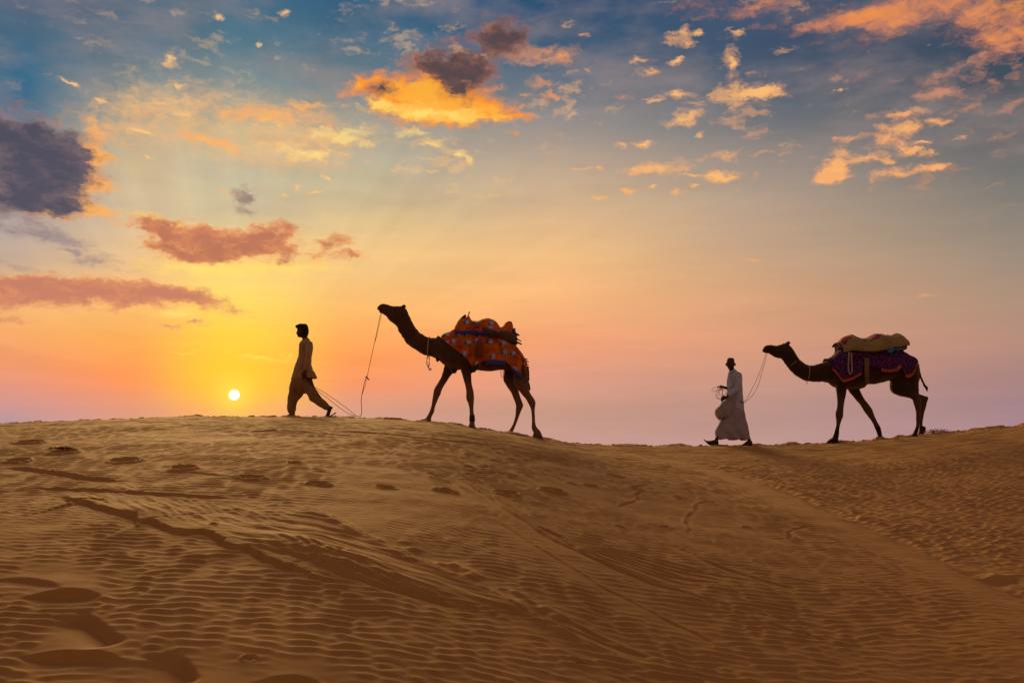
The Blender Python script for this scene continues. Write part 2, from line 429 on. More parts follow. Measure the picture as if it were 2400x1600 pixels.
def terrain(x, y):
    x = np.asarray(x, float)
    y = np.asarray(y, float)
    yc, zc = crest_y(x), crest_z(x)
    t = yc - y
    tf = np.clip(t, 0, 15)
    ta = np.clip(t - 15, 0, 9)
    td_ = np.clip(t - 9.0, 0, 6)
    left = 0.05 * tf + 0.0063 * tf ** 2 + 0.005 * td_ ** 2 + 0.14 * ta
    # the front dune carries on as a spine past the point where its skyline drops away
    zl_c = np.where(x > 1.0, 2.33 - 0.10 * (x - 1.0), zc)
    zl_c = zc + (zl_c - zc) * sstep(x, 0.6, 2.2)
    zl = zl_c - left
    right = 0.105 * tf + 0.0018 * tf ** 2 + 0.005 * td_ ** 2 + 0.14 * ta
    zr = crest_z(np.maximum(x, 1.9)) * 0.6 + zc * 0.4 - right - 0.0 * x
    s = x - np.interp(y, VY, VX)
    w = sstep(-s, 0.0, 3.4)
    lip = 0.10 * (1 - np.exp(np.minimum(s, 0) / 0.45)) * sstep(t, 0.6, 4)
    zblend = (zr + lip) * (1 - w) + zl * w
    # x far left: only the left dune
    front = np.where(s < 0, zblend, zr)
    cz = np.where(t < 2.5, 1, 0)
    front = front + (zc - 0.05 * tf - front) * (1 - sstep(t, 0.0, 1.6)) * cz
    sb = np.clip(-t, 0, None)
    back = zc - 0.36 * sb ** 2 / (sb + 0.9)
    back = np.maximum(back, -3.6)
    z = np.where(t > 0, front, back)
    # far away everything settles to the plain
    far = sstep(np.hypot(x, y - 8), 30, 90)
    return z * (1 - far) + (-3.6) * far


def ground_at(px, py):
    """world x, y where the sight line through a photo point meets the terrain"""
    d = ray(px, py)
    ys = np.linspace(2.0, 22.0, 3000)
    xs = d.x / d.y * ys
    zs = EYE.z + d.z / d.y * ys
    below = np.nonzero(zs < terrain(xs, ys))[0]
    i = below[0] if len(below) else len(ys) - 1
    return np.array([xs[i], ys[i]])


# regular dense patch
DX, DY = 0.020, 0.012
gx = np.arange(-12.0, 12.6, DX)
gy = np.arange(2.4, 20.6, DY)
NX, NY = len(gx), len(gy)
GX, GY = np.meshgrid(gx, gy)
fx = np.fft.fftfreq(NX, DX)
fy = np.fft.fftfreq(NY, DY)
FX, FY = np.meshgrid(fx, fy)


def spec_noise(filt):
    w = RNG.standard_normal((NY, NX))
    return np.fft.ifft2(np.fft.fft2(w) * filt)


def soft_noise(wl, stretch=1.0, rot=0.0, slope=1.6):
    """smooth fractal noise, unit deviation, features from wl metres down"""
    c, s = math.cos(rot), math.sin(rot)
    u = FX * c + FY * s
    v = -FX * s + FY * c
    r = np.sqrt((u * stretch) ** 2 + v ** 2) + 1e-6
    f = 1 / (1 + (r * wl) ** (2 * slope)) * 1.0
    n = spec_noise(f).real
    return (n - n.mean()) / n.std()


def ripples(wl, ang, spread_a, spread_c, p=0.85):
    """wind ripples from band-passed noise: sharp crests, rounded troughs, natural forks"""
    k0 = 1 / wl
    c, s = math.cos(ang), math.sin(ang)
    u = FX * c + FY * s
    v = -FX * s + FY * c
    f = np.exp(-((v - k0) / (k0 * spread_a)) ** 2 / 2 - (u / (k0 * spread_c)) ** 2 / 2)
    a = spec_noise(f)
    amp = np.abs(a)
    amp = np.clip(amp / amp.mean(), 0, 1.35)
    ph = np.angle(a)
    t = np.mod(ph / (2 * math.pi), 1.0)
    up, dn = t / 0.66, (1 - t) / 0.34
    h = np.where(t < 0.66, np.clip(up, 0, 1) ** 1.35, np.clip(dn, 0, 1) ** 1.15)
    return amp * h, ph, amp


base = terrain(GX, GY)
T = crest_y(GX) - GY
S_ = GX - np.interp(GY, VY, VX)
rA, _, _ = ripples(0.092, 0.10, 0.17, 0.36)
rA2, _, _ = ripples(0.072, -0.22, 0.17, 0.34)
rB, _, _ = ripples(0.125, 0.55, 0.2, 0.5)
rB2, _, _ = ripples(0.115, -0.30, 0.2, 0.35)
m1 = soft_noise(2.2)
m2 = soft_noise(3.0)
m3 = soft_noise(0.5)
m4 = soft_noise(0.6, stretch=3.0)
side = sstep(S_, -0.2, 0.25)                       # 1 on the far right slope
near = sstep(GY, 9.5, 5.5)
mixA = sstep(m1, -0.4, 0.6) * (1 - 0.6 * near)
left_r = rA * (1 - mixA) * (0.0092 + 0.0028 * near) + rA2 * mixA * 0.0072
right_r = rB * 0.014 * (0.65 + 0.35 * sstep(m1, -1, 1)) + rB2 * 0.006
smoothp = 0.45 + 0.55 * sstep(m2, -1.6, -0.5)
spine = 1 - 0.8 * np.exp(-((S_ + 0.38) / (0.16 + 0.022 * np.clip(GY - 6, 0, 12))) ** 2) * sstep(T, 1.5, 4)
crestfade = sstep(T, 1.2, 4.5)
rip_gate = np.ones_like(base)


def line_dist(pts):
    """distance and run along a polyline, plus signed side"""
    best = np.full(GX.shape, 9e9)
    along = np.zeros_like(best)
    sgn = np.ones_like(best)
    acc = 0.0
    for (ax_, ay_), (bx_, by_) in zip(pts[:-1], pts[1:]):
        dx, dy = bx_ - ax_, by_ - ay_
        L = math.hypot(dx, dy) + 1e-9
        x0, x1 = sorted((ax_, bx_))
        y0, y1 = sorted((ay_, by_))
        i0, i1 = np.searchsorted(gx, (x0 - 1.2, x1 + 1.2))
        j0, j1 = np.searchsorted(gy, (y0 - 1.2, y1 + 1.2))
        sx, sy = GX[j0:j1, i0:i1], GY[j0:j1, i0:i1]
        tt = np.clip(((sx - ax_) * dx + (sy - ay_) * dy) / L ** 2, 0, 1)
        d = np.hypot(sx - ax_ - tt * dx, sy - ay_ - tt * dy)
        cr = (dx * (sy - ay_) - dy * (sx - ax_)) / L
        b = best[j0:j1, i0:i1]
        k = d < b
        b[k] = d[k]
        along[j0:j1, i0:i1][k] = (acc + tt * L)[k]
        sgn[j0:j1, i0:i1][k] = np.sign(cr)[k]
        acc += L
    return best, along, sgn, acc


def poly(pxs):
    return [ground_at(*p) for p in pxs]


def resample(pts, step, jit):
    out = []
    for a, b in zip(pts[:-1], pts[1:]):
        n = max(1, int(np.hypot(*(b - a)) / step))
        for i in range(n):
            out.append(a + (b - a) * i / n + RNG.standard_normal(2) * jit)
    out.append(pts[-1])
    return out


extra = np.zeros_like(base)
# --- broken sand crust: a scarp facing the viewer, and the fluted slump beside it
scarp = resample(poly([(120, 1158), (245, 1190), (300, 1208), (390, 1238), (400, 1243), (470, 1243), (530, 1268), (620, 1302), (700, 1336), (800, 1375)]), 0.07, 0.03)
d, al, sg, L = line_dist(scarp)
endf = sstep(al, 0, 0.5) * sstep(L - al, 0, 0.6)
sd = d * -sg       # + on the viewer side
extra += -0.022 * endf * sstep(sd, -0.004, 0.014) * np.exp(-np.clip(sd, 0, None) / 0.06)
extra += 0.022 * endf * np.exp(-((np.clip(-sd, 0, None)) / 0.35) ** 2) * (sd < 0)
rip_gate *= 1 - 0.85 * np.exp(-(np.clip(-sd, 0, 9) / 0.28) ** 2) * (sd < 0.0) * endf

A0, B0 = ground_at(500, 1232), ground_at(1300, 1462)
ax = (B0 - A0) / np.linalg.norm(B0 - A0)
Lr = np.linalg.norm(B0 - A0)
U = (GX - A0[0]) * ax[0] + (GY - A0[1]) * ax[1]
V = -(GX - A0[0]) * ax[1] + (GY - A0[1]) * ax[0]
up_line = poly([(500, 1232), (560, 1208), (640, 1190), (700, 1187), (770, 1212), (860, 1262), (960, 1308), (1060, 1352), (1150, 1392), (1230, 1434), (1300, 1470), (1500, 1560)])
lo_line = poly([(500, 1232), (600, 1290), (700, 1322), (800, 1352), (900, 1386), (1000, 1412), (1080, 1432), (1180, 1440), (1260, 1452), (1400, 1520)])
upv = np.array([((p - A0) @ ax, -(p - A0)[0] * ax[1] + (p - A0)[1] * ax[0]) for p in up_line])
lov = np.array([((p - A0) @ ax, -(p - A0)[0] * ax[1] + (p - A0)[1] * ax[0]) for p in lo_line])
VU = np.interp(U, upv[:, 0], upv[:, 1])
VL = np.interp(U, lov[:, 0], lov[:, 1])
inU = sstep(U, 0.0, 0.5) * sstep(Lr + 0.9 - U, 0, 0.9)
fr = (V - VL) / np.maximum(VU - VL, 0.05)
inside = inU * sstep(fr, -0.06, 0.05) * sstep(fr, 1.04, 0.96)
bowl = np.clip(fr, 0, 1)
hol = 0.050 * sstep(bowl, 1.06, 0.30) * sstep(bowl, 0.0, 0.30) * inU * sstep(U, 0.1, 1.0) * sstep(U, Lr * 0.85, Lr * 0.35) - 0.010 * inU * np.exp(-((bowl - 1.0) / 0.10) ** 2) * (fr <= 1.05)
flute_c = soft_noise(0.10, stretch=9.0, rot=math.atan2(ax[1], ax[0]) + 0.10, slope=1.4)
ph = (V - VL) / 0.080 + 0.8 * soft_noise(1.4) + 0.28 * U + 0.25 * flute_c
flute = 1 - np.abs(np.sin(ph * math.pi)) ** 0.8
extra += hol + inside * (0.022 * (flute - 0.5) * sstep(bowl, 0.52, 0.28) * sstep(bowl, -0.02, 0.06) * sstep(U, 0.3, 1.0) + 0.005 * flute_c + 0.003 * m3 * sstep(bowl, 0.2, 0.8))
rim = np.exp(-((V - VU) / 0.05) ** 2) * inU
extra += 0.022 * rim
lump = soft_noise(0.22)
extra += 0.014 * np.maximum(lump, 0) * np.exp(-((V - VU - 0.14) / 0.11) ** 2) * inU * sstep(U, 0.9, 1.6)
rip_gate *= 1 - inside
rip_gate *= 1 - 0.75 * np.exp(-((V - VU - 0.16) / 0.2) ** 2) * inU
# fan of streaks above the scarp
fan = poly([(250, 1160), (420, 1190), (560, 1205)])
d, al, sg, L = line_dist(fan)
fw = np.exp(-(d / 0.42) ** 2)
rip_gate *= 1 - 0.8 * fw
extra += fw * 0.004 * soft_noise(0.06, stretch=6.0, rot=-0.9)

# --- dragged lines and wheel-like grooves
def groove(pxs, depth, width, jit=0.006, clear=0.0, ridge=0.5):
    global extra, rip_gate
    pts = resample(poly(pxs), 0.2, jit)
    d, al, sg, L = line_dist(pts)
    e = sstep(al, 0, 0.3) * sstep(L - al, 0, 0.3)
    vary = 0.6 + 0.4 * np.sin(al * 11 + pts[0][0] * 9) * np.sin(al * 2.3)
    width = width * 0.68
    extra -= e * depth * 0.8 * vary * np.exp(-(d / width) ** 2)
    extra += e * depth * ridge * np.exp(-((d - width * 1.9) / (width * 0.8)) ** 2) * (sg > 0)
    if clear:
        rip_gate *= 1 - 0.8 * e * np.exp(-(d / clear) ** 2)


groove([(1075, 1118), (1130, 1155), (1200, 1205), (1290, 1262), (1400, 1310), (1520, 1360), (1640, 1400)], 0.030, 0.028, clear=0.10)
groove([(1100, 1122), (1180, 1180), (1260, 1232), (1350, 1275)], 0.028, 0.028, clear=0.08)
groove([(1290, 1245), (1360, 1290), (1450, 1335), (1560, 1378)], 0.026, 0.026, clear=0.16)
for i in range(7):
    a = i * 9
    groove([(1300 + a * 1.2, 1262 + a * 0.1), (1400 + a * 1.6, 1306 - a * 0.2), (1500 + a * 2.3, 1345 - a * .25), (1600 + a * 2.6 + (i % 3) * 40, 1380 - a * .3)], 0.020, 0.020, clear=0.06)
groove([(1560, 1270), (1640, 1310), (1760, 1352), (1900, 1392)], 0.020, 0.03, clear=0.10)
groove([(1640, 1400), (1760, 1446), (1900, 1490), (2050, 1540)], 0.014, 0.025)
groove([(1480, 1340), (1620, 1392), (1760, 1430), (1990, 1480)], 0.014, 0.022)
groove([(1150, 1215), (1270, 1290), (1400, 1370), (1560, 1450), (1720, 1530)], 0.012, 0.03, clear=0.22)
groove([(1200, 1390), (1290, 1440), (1420, 1500), (1560, 1560)], 0.016, 0.03, clear=0.12)
groove([(1200, 1444), (1330, 1476), (1450, 1520), (1560, 1552)], 0.016, 0.03, clear=0.14)
groove([(1900, 1330), (2000, 1360), (2140, 1400), (2300, 1450)], 0.010, 0.02)
groove([(1740, 1010 + 62), (1900, 1072), (1980, 1075)], 0.006, 0.03)
groove([(0, 1095), (60, 1100), (120, 1112), (200, 1124), (290, 1130)], 0.030, 0.045, ridge=0.9)
groove([(60, 1144), (200, 1152), (330, 1158), (450, 1163), (560, 1168)], 0.018, 0.04, ridge=0.9)
groove([(330, 1108), (480, 1112), (620, 1122)], 0.010, 0.04)
groove([(560, 1012), (700, 1012), (860, 1026)], 0.010, 0.07, ridge=0.8)
groove([(760, 1010), (900, 1018), (1040, 1033), (1180, 1048)], 0.016, 0.07, ridge=0.8)
groove([(880, 1002), (1020, 1016), (1160, 1037)], 0.012, 0.06, ridge=0.8)
groove([(1840, 1270), (1850, 1245), (1890, 1232), (1930, 1238)], 0.016, 0.022, jit=0.015)
groove([(1842, 1292), (1868, 1306), (1880, 1316)], 0.016, 0.02)
groove([(1625, 1200), (1640, 1180), (1700, 1176)], 0.014, 0.03, jit=0.02)
groove([(1612, 1250), (1620, 1215), (1635, 1196)], 0.014, 0.03, jit=0.03)
groove([(1450, 1143), (1500, 1138), (1512, 1146)], 0.018, 0.03, jit=0.03)
groove([(1440, 1170), (1450, 1192), (1500, 1160), (1515, 1145)], 0.016, 0.03, jit=0.03)
groove([(2150, 1240), (2250, 1252), (2380, 1262)], 0.014, 0.03)
groove([(1880, 1130), (1990, 1150), (2100, 1165)], 0.008, 0.03)
groove([(60, 1262), (110, 1268), (150, 1256)], 0.030, 0.03, jit=0.02)
groove([(2300, 1365), (2360, 1360), (2420, 1355)], 0.05, 0.09)

# valley line shade
extra -= 0.022 * np.exp(-((S_ - 0.05) / 0.06) ** 2) * sstep(T, 1.5, 4) * (0.7 + 0.3 * m3)
extra += 0.008 * np.maximum(lump, 0) * np.exp(-((S_ - 0.2) / 0.2) ** 2) * sstep(T, 1.5, 4)


# --- footprints: small pits with a raised far lip
def print_at(px, py, wpx, depth, hy=0.09, tilt=0.0):
    global extra
    hy = hy * 0.62
    depth = depth * 1.15
    wpx = wpx * 0.85
    c = ground_at(px, py)
    r = wpx / FPX * c[1] / 2
    cs, sn = math.cos(tilt), math.sin(tilt)
    u = (GX - c[0]) * cs + (GY - c[1]) * sn
    v = -(GX - c[0]) * sn + (GY - c[1]) * cs
    q_ = np.sqrt((u / r) ** 2 + (v / hy) ** 2)
    extra -= depth * np.exp(-q_ ** 4)
    extra += depth * 0.4 * np.exp(-((q_ - 1.35) / 0.25) ** 2)


for px, py, wpx, dp, hy, tl in [(70, 1037, 58, .05, .22, 0), (150, 1060, 54, .06, .2, .1), (40, 1080, 50, .04, .18, 0), (292, 1081, 62, .05, .2, .2), (128, 1110, 34, .03, .1, 0), (430, 1101, 50, .05, .16, -.2),
                                (592, 1119, 54, .045, .15, .1), (748, 1134, 50, .06, .07, -.25), (905, 1142, 44, .03, .08, -.2), (1044, 1152, 46, .06, .06, 0), (1188, 1156, 52, .04, .15, -.1),
                                (1294, 1152, 48, .075, .12, 0), (1384, 1138, 30, .04, .08, 0), (1440, 1116, 34, .04, .09, 0), (1490, 1148, 28, .04, .06, -.3), (1592, 1167, 22, .05, .06, 0),
                                (1345, 1135, 26, .02, .12, .5), (1910, 1088, 16, .06, .05, 0), (1560, 1236, 16, .03, .06, .4), (1452, 1235, 18, .03, .06, .4), (1750, 1235, 18, .03, .06, .4),
                                (2284, 1063, 22, .05, .07, 0), (2240, 1140, 20, .04, .06, .4), (2150, 1180, 18, .04, .05, -.3), (2395, 1120, 26, .05, .08, 0), (1010, 1110, 20, .02, .08, .5), (1100, 1095, 26, .02, .1, .4),
                                (1150, 1108, 26, .02, .1, -.4), (690, 1086, 30, .02, .12, 0), (1355, 1552, 36, .03, .03, -.3), (585, 1545, 30, .04, .03, .3), (500, 1232, 16, .03, .04, 0)]:
    print_at(px, py, wpx, dp, hy, tl)
for i in range(46):      # churned patch between the tracks
    print_at(1080 + RNG.rand() * 260, 1060 + RNG.rand() * 60, 10 + RNG.rand() * 14, 0.012 + 0.02 * RNG.rand(), 0.05 + 0.06 * RNG.rand(), RNG.rand() * 2 - 1)


# --- large old foot holes bottom left: smooth floor, crisp lip facing the viewer
def scoop(px, py, wpx, hy, lip, tilt, rough=0.0):
    global extra, rip_gate
    c = ground_at(px, py)
    r = wpx / FPX * c[1] / 2
    cs, sn = math.cos(tilt), math.sin(tilt)
    u = (GX - c[0]) * cs + (GY - c[1]) * sn
    v = -(GX - c[0]) * sn + (GY - c[1]) * cs + 0.05 * (u / r) ** 2
    g = np.exp(-np.abs(u / r) ** 3)
    extra += 0.45 * lip * g * np.exp(-np.clip(v, 0, None) / hy) * sstep(v, -0.02, 0.015)
    extra -= lip * 1.0 * g * sstep(v, 0.0, -0.02) * np.exp(-np.clip(-v, 0, None) / 0.16)
    rip_gate *= 1 - 0.95 * np.exp(-np.abs(u / (r * 1.15)) ** 4) * np.exp(-np.abs((v - 0.10) / (hy * 1.1)) ** 3)


scoop(165, 1386, 130, 0.26, 0.045, 0.12)
scoop(90, 1362, 150, 0.22, 0.018, -0.30)
scoop(190, 1528, 190, 0.22, 0.045, -0.02)
scoop(700, 1590, 130, 0.12, 0.03, -0.05)
scoop(440, 1640, 170, 0.34, 0.03, -0.5)
for pts, dp in (([(190, 1430), (235, 1460), (270, 1490), (302, 1506)], 0.05), ([(405, 1520), (440, 1555), (470, 1600)], 0.05)):
    d, al, sg, L = line_dist(poly(pts))
    e = sstep(al, 0, 0.15) * sstep(L - al, 0, 0.12)
    sd = d * -sg
    extra -= e * dp * np.exp(-(np.clip(sd, 0, 9) / 0.16) ** 2) * sstep(sd, -0.02, 0.02)
    rip_gate *= 1 - 0.9 * e * np.exp(-((sd - 0.14) / 0.16) ** 2)

# crumbled crest
crumb = np.minimum(0.055, np.maximum(soft_noise(0.5), -0.6) * 0.020 + np.maximum(soft_noise(0.16) - 0.3, 0) * 0.019 + np.maximum(soft_noise(0.07) - 0.5, 0) * 0.014)
cb = np.exp(-((T + 0.02) / 0.35) ** 2)
streak = soft_noise(0.14, stretch=6.0, slope=1.3) * 0.0035 * sstep(T, 0.1, 0.6) * sstep(T, 5.5, 2.5)
undul = m1 * 0.004 * sstep(T, 0.8, 3) + m4 * 0.002 * sstep(T, 0.8, 3)
rip = (left_r * (1 - side) + right_r * side) * smoothp ** (1 - side) * spine * crestfade * rip_gate * sstep(GY, 2.4, 3.2)
dense = base + rip + extra * sstep(T, 0.0, 0.5) + crumb * cb * (0.75 + 0.25 * side) + streak + undul + m3 * 0.0025
edge = sstep(GX, -12, -10.5) * sstep(GX, 12.6, 11.2) * sstep(GY, 2.4, 3.0) * sstep(GY, 20.6, 20.45)
dense = base + (dense - base) * edge

relief = dense - base

# the mesh widens away from the eye so that ripples stay finely resolved close by
NR, NC = 1180, 1060
yy_ = np.linspace(0, 1, NR)
dn_y = 2.6 + (20.5 - 2.6) * (0.62 * yy_ + 0.38 * yy_ ** 2)
dn_s = np.linspace(-1, 1, NC)
outer_s = np.array([1.03, 1.08, 1.16, 1.28, 1.45, 1.7, 2.1, 2.7, 3.6, 5, 8, 14, 28, 60, 150, 500])
oy = np.concatenate([[-6000, -2500, -1000, -400, -180, -90, -60, -42, -30, -22, -16, -12, -9, -7], np.linspace(-5.5, 2.4, 40)])
oy2 = np.concatenate([np.linspace(20.6, 30, 50), [32, 35, 40, 50, 65, 90, 180, 400, 1000, 2500, 6000]])
sax = np.concatenate([-outer_s[::-1], dn_s, outer_s])
axy = np.concatenate([oy, dn_y, oy2])
Wy = 1.3 + 0.535 * np.clip(axy, 2.6, 20.5)
AX = sax[None, :] * Wy[:, None]
AY = np.repeat(axy[:, None], len(sax), 1)


def sample_relief(x, y):
    u = (x - gx[0]) / DX
    v = (y - gy[0]) / DY
    ok = (u >= 0) & (u < NX - 1.001) & (v >= 0) & (v < NY - 1.001)
    u = np.clip(u, 0, NX - 1.001)
    v = np.clip(v, 0, NY - 1.001)
    i, j = u.astype(int), v.astype(int)
    fu, fv = u - i, v - j
    r = (relief[j, i] * (1 - fu) + relief[j, i + 1] * fu) * (1 - fv) + (relief[j + 1, i] * (1 - fu) + relief[j + 1, i + 1] * fu) * fv
    return np.where(ok, r, 0)


AZ = terrain(AX, AY) + sample_relief(AX, AY)


def ground_height(x, y):
    return float(terrain(x, y) + sample_relief(np.array([x]), np.array([y]))[0])


axx = sax
nx, ny = len(axx), len(axy)
co = np.stack([AX, AY, AZ], -1).reshape(-1, 3).astype(np.float32)
idx = np.arange(nx * ny, dtype=np.int32).reshape(ny, nx)
quads = np.stack([idx[:-1, :-1], idx[:-1, 1:], idx[1:, 1:], idx[1:, :-1]], -1).reshape(-1, 4)
me = bpy.data.meshes.new('sand_dune')
me.vertices.add(len(co))
me.vertices.foreach_set('co', co.ravel())
me.loops.add(quads.size)
me.loops.foreach_set('vertex_index', quads.ravel())
me.polygons.add(len(quads))
me.polygons.foreach_set('loop_start', np.arange(0, quads.size, 4, dtype=np.int32))
me.polygons.foreach_set('use_smooth', np.ones(len(quads), dtype=bool))
me.update()
me.validate()


def sand_mat(b, p):
    o = objco(b)
    n1 = b.noise(o, 0.55, 5, 0.6)
    n2 = b.noise(o, 9.0, 6, 0.65)
    n3 = b.noise(o, 240.0, 3, 0.7)
    c = b.mix(b.rng(n1, 0.35, 0.68), SAND_A, SAND_B)
    c = b.mix(b.math('MULTIPLY', b.rng(n2, 0.35, 0.75), 0.35), c, SAND_C)
    c = b.mix(b.math('MULTIPLY', b.rng(n3, 0.30, 0.75, mode='LINEAR'), 0.40), c, SAND_D)
    b.t.links.new(c, p.inputs['Base Color'])
    p.inputs['Roughness'].default_value = 0.85
    p.inputs['Specular IOR Level'].default_value = 0.2
    h = b.math('ADD', b.math('MULTIPLY', n3, 0.35), b.math('MULTIPLY', n2, 1.0))
    bump(b, p, h, 0.5, 0.006)


SAND_A = (0.345, 0.185, 0.048)
SAND_B = (0.395, 0.217, 0.060)
SAND_C = (0.29, 0.145, 0.035)
SAND_D = (0.22, 0.095, 0.022)
dune = bpy.data.objects.new('sand_dune', me)
dune['kind'] = 'structure'
dune['label'] = 'rippled orange brown sand dune rising to a crumbled crest'
COL.objects.link(dune)
me.materials.append(material('sand', sand_mat))


# ================================================================ figure modelling helpers
_perm = np.random.RandomState(5).permutation(4096)


def vnoise(p, scale=1.0, seed=0):
    """smooth value noise in -1..1 for an (n,3) array"""
    q_ = np.asarray(p) * scale + seed * 17.31
    i = np.floor(q_).astype(int)
    f = q_ - i
    f = f * f * (3 - 2 * f)

    def h(a, b, c):
        return _perm[(a * 73 + _perm[(b * 151 + _perm[c & 4095]) & 4095]) & 4095] / 2047.5 - 1
    r = 0
    for dx in (0, 1):
        for dy in (0, 1):
            for dz in (0, 1):
                w_ = (f[:, 0] if dx else 1 - f[:, 0]) * (f[:, 1] if dy else 1 - f[:, 1]) * (f[:, 2] if dz else 1 - f[:, 2])
                r = r + w_ * h(i[:, 0] + dx, i[:, 1] + dy, i[:, 2] + dz)
    return r


class View:
    """reads a traced outline (zoom picture x, y) as metres in the upright plane at distance dist"""
    def __init__(self, ox, oy, k, dist, base_px, base_z=None):
        self.ox, self.oy, self.k, self.dist = ox, oy, k, dist
        d = ray(*base_px)
        self.bx = d.x * dist / d.y
        self.bz = EYE.z + d.z * dist / d.y if base_z is None else base_z
        self.by = dist

    def __call__(self, zx, zy, y=0.0):
        d = ray(self.ox + zx / self.k, self.oy + zy / self.k)
        s = (self.dist + y) / d.y
        return d.x * s - self.bx, EYE.z + d.z * s - self.bz


def P3(v, zx, zy, y):
    x, z = v(zx, zy, y)
    return (x, y, z)


class Shape:
    def __init__(self):
        self.v, self.f = [], []

    def add(self, vs, fs):
        n = len(self.v)
        self.v += [tuple(a) for a in vs]
        self.f += [tuple(i + n for i in f) for f in fs]

    def loft(self, st, y=0.0, n=16, sub=3, cap=True, power=2.0):
        """st: list of (x1,z1,x2,z2,depth radius[,y]) across pairs; smooth tube through them"""
        P = np.array([list(s) + ([y] if len(s) == 5 else []) for s in st], float)
        if len(P) > 2 and sub > 1:
            out = []
            for i in range(len(P) - 1):
                p0 = P[max(i - 1, 0)]
                p1, p2 = P[i], P[i + 1]
                p3 = P[min(i + 2, len(P) - 1)]
                for k in range(sub):
                    t = k / sub
                    out.append(0.5 * ((2 * p1) + (p2 - p0) * t + (2 * p0 - 5 * p1 + 4 * p2 - p3) * t * t + (3 * p1 - p0 - 3 * p2 + p3) * t ** 3))
            out.append(P[-1])
            P = np.array(out)
        rings = []
        for x1, z1, x2, z2, r, yy in P:
            c = np.array([(x1 + x2) / 2, yy, (z1 + z2) / 2])
            a = np.array([(x1 - x2) / 2, 0, (z1 - z2) / 2])
            b = np.array([0, max(r, 0.001), 0])
            ring = []
            for k in range(n):
                th = 2 * math.pi * k / n
                cs, sn = math.cos(th), math.sin(th)
                e = 2 / power
                ring.append(c + a * math.copysign(abs(cs) ** e, cs) + b * math.copysign(abs(sn) ** e, sn))
            rings.append(ring)
        vs = [p for r in rings for p in r]
        fs = []
        for i in range(len(rings) - 1):
            for k in range(n):
                k2 = (k + 1) % n
                fs.append((i * n + k, i * n + k2, (i + 1) * n + k2, (i + 1) * n + k))
        if cap:
            m = len(vs)
            vs.append(np.mean(rings[0], axis=0))
            vs.append(np.mean(rings[-1], axis=0))
            for k in range(n):
                k2 = (k + 1) % n
                fs.append((m, k2, k))
                fs.append((m + 1, (len(rings) - 1) * n + k, (len(rings) - 1) * n + k2))
        self.add(vs, fs)
        return self

    def tube(self, pts, rad, n=8, sub=1):
        """round tube along 3-D points"""
        P = [Vector(p) for p in pts]
        R = rad if isinstance(rad, (list, tuple)) else [rad] * len(P)
        if sub > 1:
            Q, RR = [], []
            for i in range(len(P) - 1):
                p0, p1, p2, p3 = P[max(i - 1, 0)], P[i], P[i + 1], P[min(i + 2, len(P) - 1)]
                for k in range(sub):
                    t = k / sub
                    Q.append(0.5 * ((2 * p1) + (p2 - p0) * t + (2 * p0 - 5 * p1 + 4 * p2 - p3) * t * t + (3 * p1 - p0 - 3 * p2 + p3) * t ** 3))
                    RR.append(R[i] * (1 - t) + R[i + 1] * t)
            P, R = Q + [P[-1]], RR + [R[-1]]
        vs, fs = [], []
        for i, p in enumerate(P):
            t = (P[min(i + 1, len(P) - 1)] - P[max(i - 1, 0)])
            t = t.normalized() if t.length > 1e-9 else Vector((0, 0, 1))
            ref = Vector((0, 1, 0)) if abs(t.y) < 0.9 else Vector((1, 0, 0))
            a = t.cross(ref).normalized()
            b = t.cross(a)
            for k in range(n):
                th = 2 * math.pi * k / n
                vs.append(p + (a * math.cos(th) + b * math.sin(th)) * R[i])
        for i in range(len(P) - 1):
            for k in range(n):
                k2 = (k + 1) % n
                fs.append((i * n + k, (i + 1) * n + k, (i + 1) * n + k2, i * n + k2))
        m = len(vs)
        vs += [P[0], P[-1]]
        for k in range(n):
            k2 = (k + 1) % n
            fs.append((m, k, k2))
            fs.append((m + 1, (len(P) - 1) * n + k2, (len(P) - 1) * n + k))
        self.add(vs, fs)
        return self

    def ball(self, c, r, n=12):
        """ellipsoid, r = (rx, ry, rz)"""
        vs, fs = [(c[0], c[1], c[2] - r[2])], []
        m = n // 2
        for i in range(1, m):
            ph = -math.pi / 2 + math.pi * i / m
            for k in range(n):
                th = 2 * math.pi * k / n
                vs.append((c[0] + r[0] * math.cos(ph) * math.cos(th), c[1] + r[1] * math.cos(ph) * math.sin(th), c[2] + r[2] * math.sin(ph)))
        vs.append((c[0], c[1], c[2] + r[2]))
        for k in range(n):
            k2 = (k + 1) % n
            fs.append((0, 1 + k2, 1 + k))
            for i in range(m - 2):
                a = 1 + i * n
                fs.append((a + k, a + k2, a + n + k2, a + n + k))
            fs.append((len(vs) - 1, 1 + (m - 2) * n + k, 1 + (m - 2) * n + k2))
        self.add(vs, fs)
        return self

    def mesh(self, name):
        me_ = bpy.data.meshes.new(name)
        me_.from_pydata([tuple(map(float, v)) for v in self.v], [], self.f)
        me_.update()
        return me_

    def skin(self, name, voxel=0.012, smooth=4, fac=0.5):
        """fuse everything into one continuous surface"""
        me_ = self.mesh('raw')
        ob = bpy.data.objects.new('raw', me_)
        COL.objects.link(ob)
        m = ob.modifiers.new('r', 'REMESH')
        m.mode = 'VOXEL'
        m.voxel_size = voxel
        if smooth:
            m2_ = ob.modifiers.new('s', 'SMOOTH')
            m2_.factor = fac
            m2_.iterations = smooth
        dg = bpy.context.evaluated_depsgraph_get()
        res = bpy.data.meshes.new_from_object(ob.evaluated_get(dg))
        res.name = name
        bpy.data.objects.remove(ob)
        bpy.data.meshes.remove(me_)
        return res


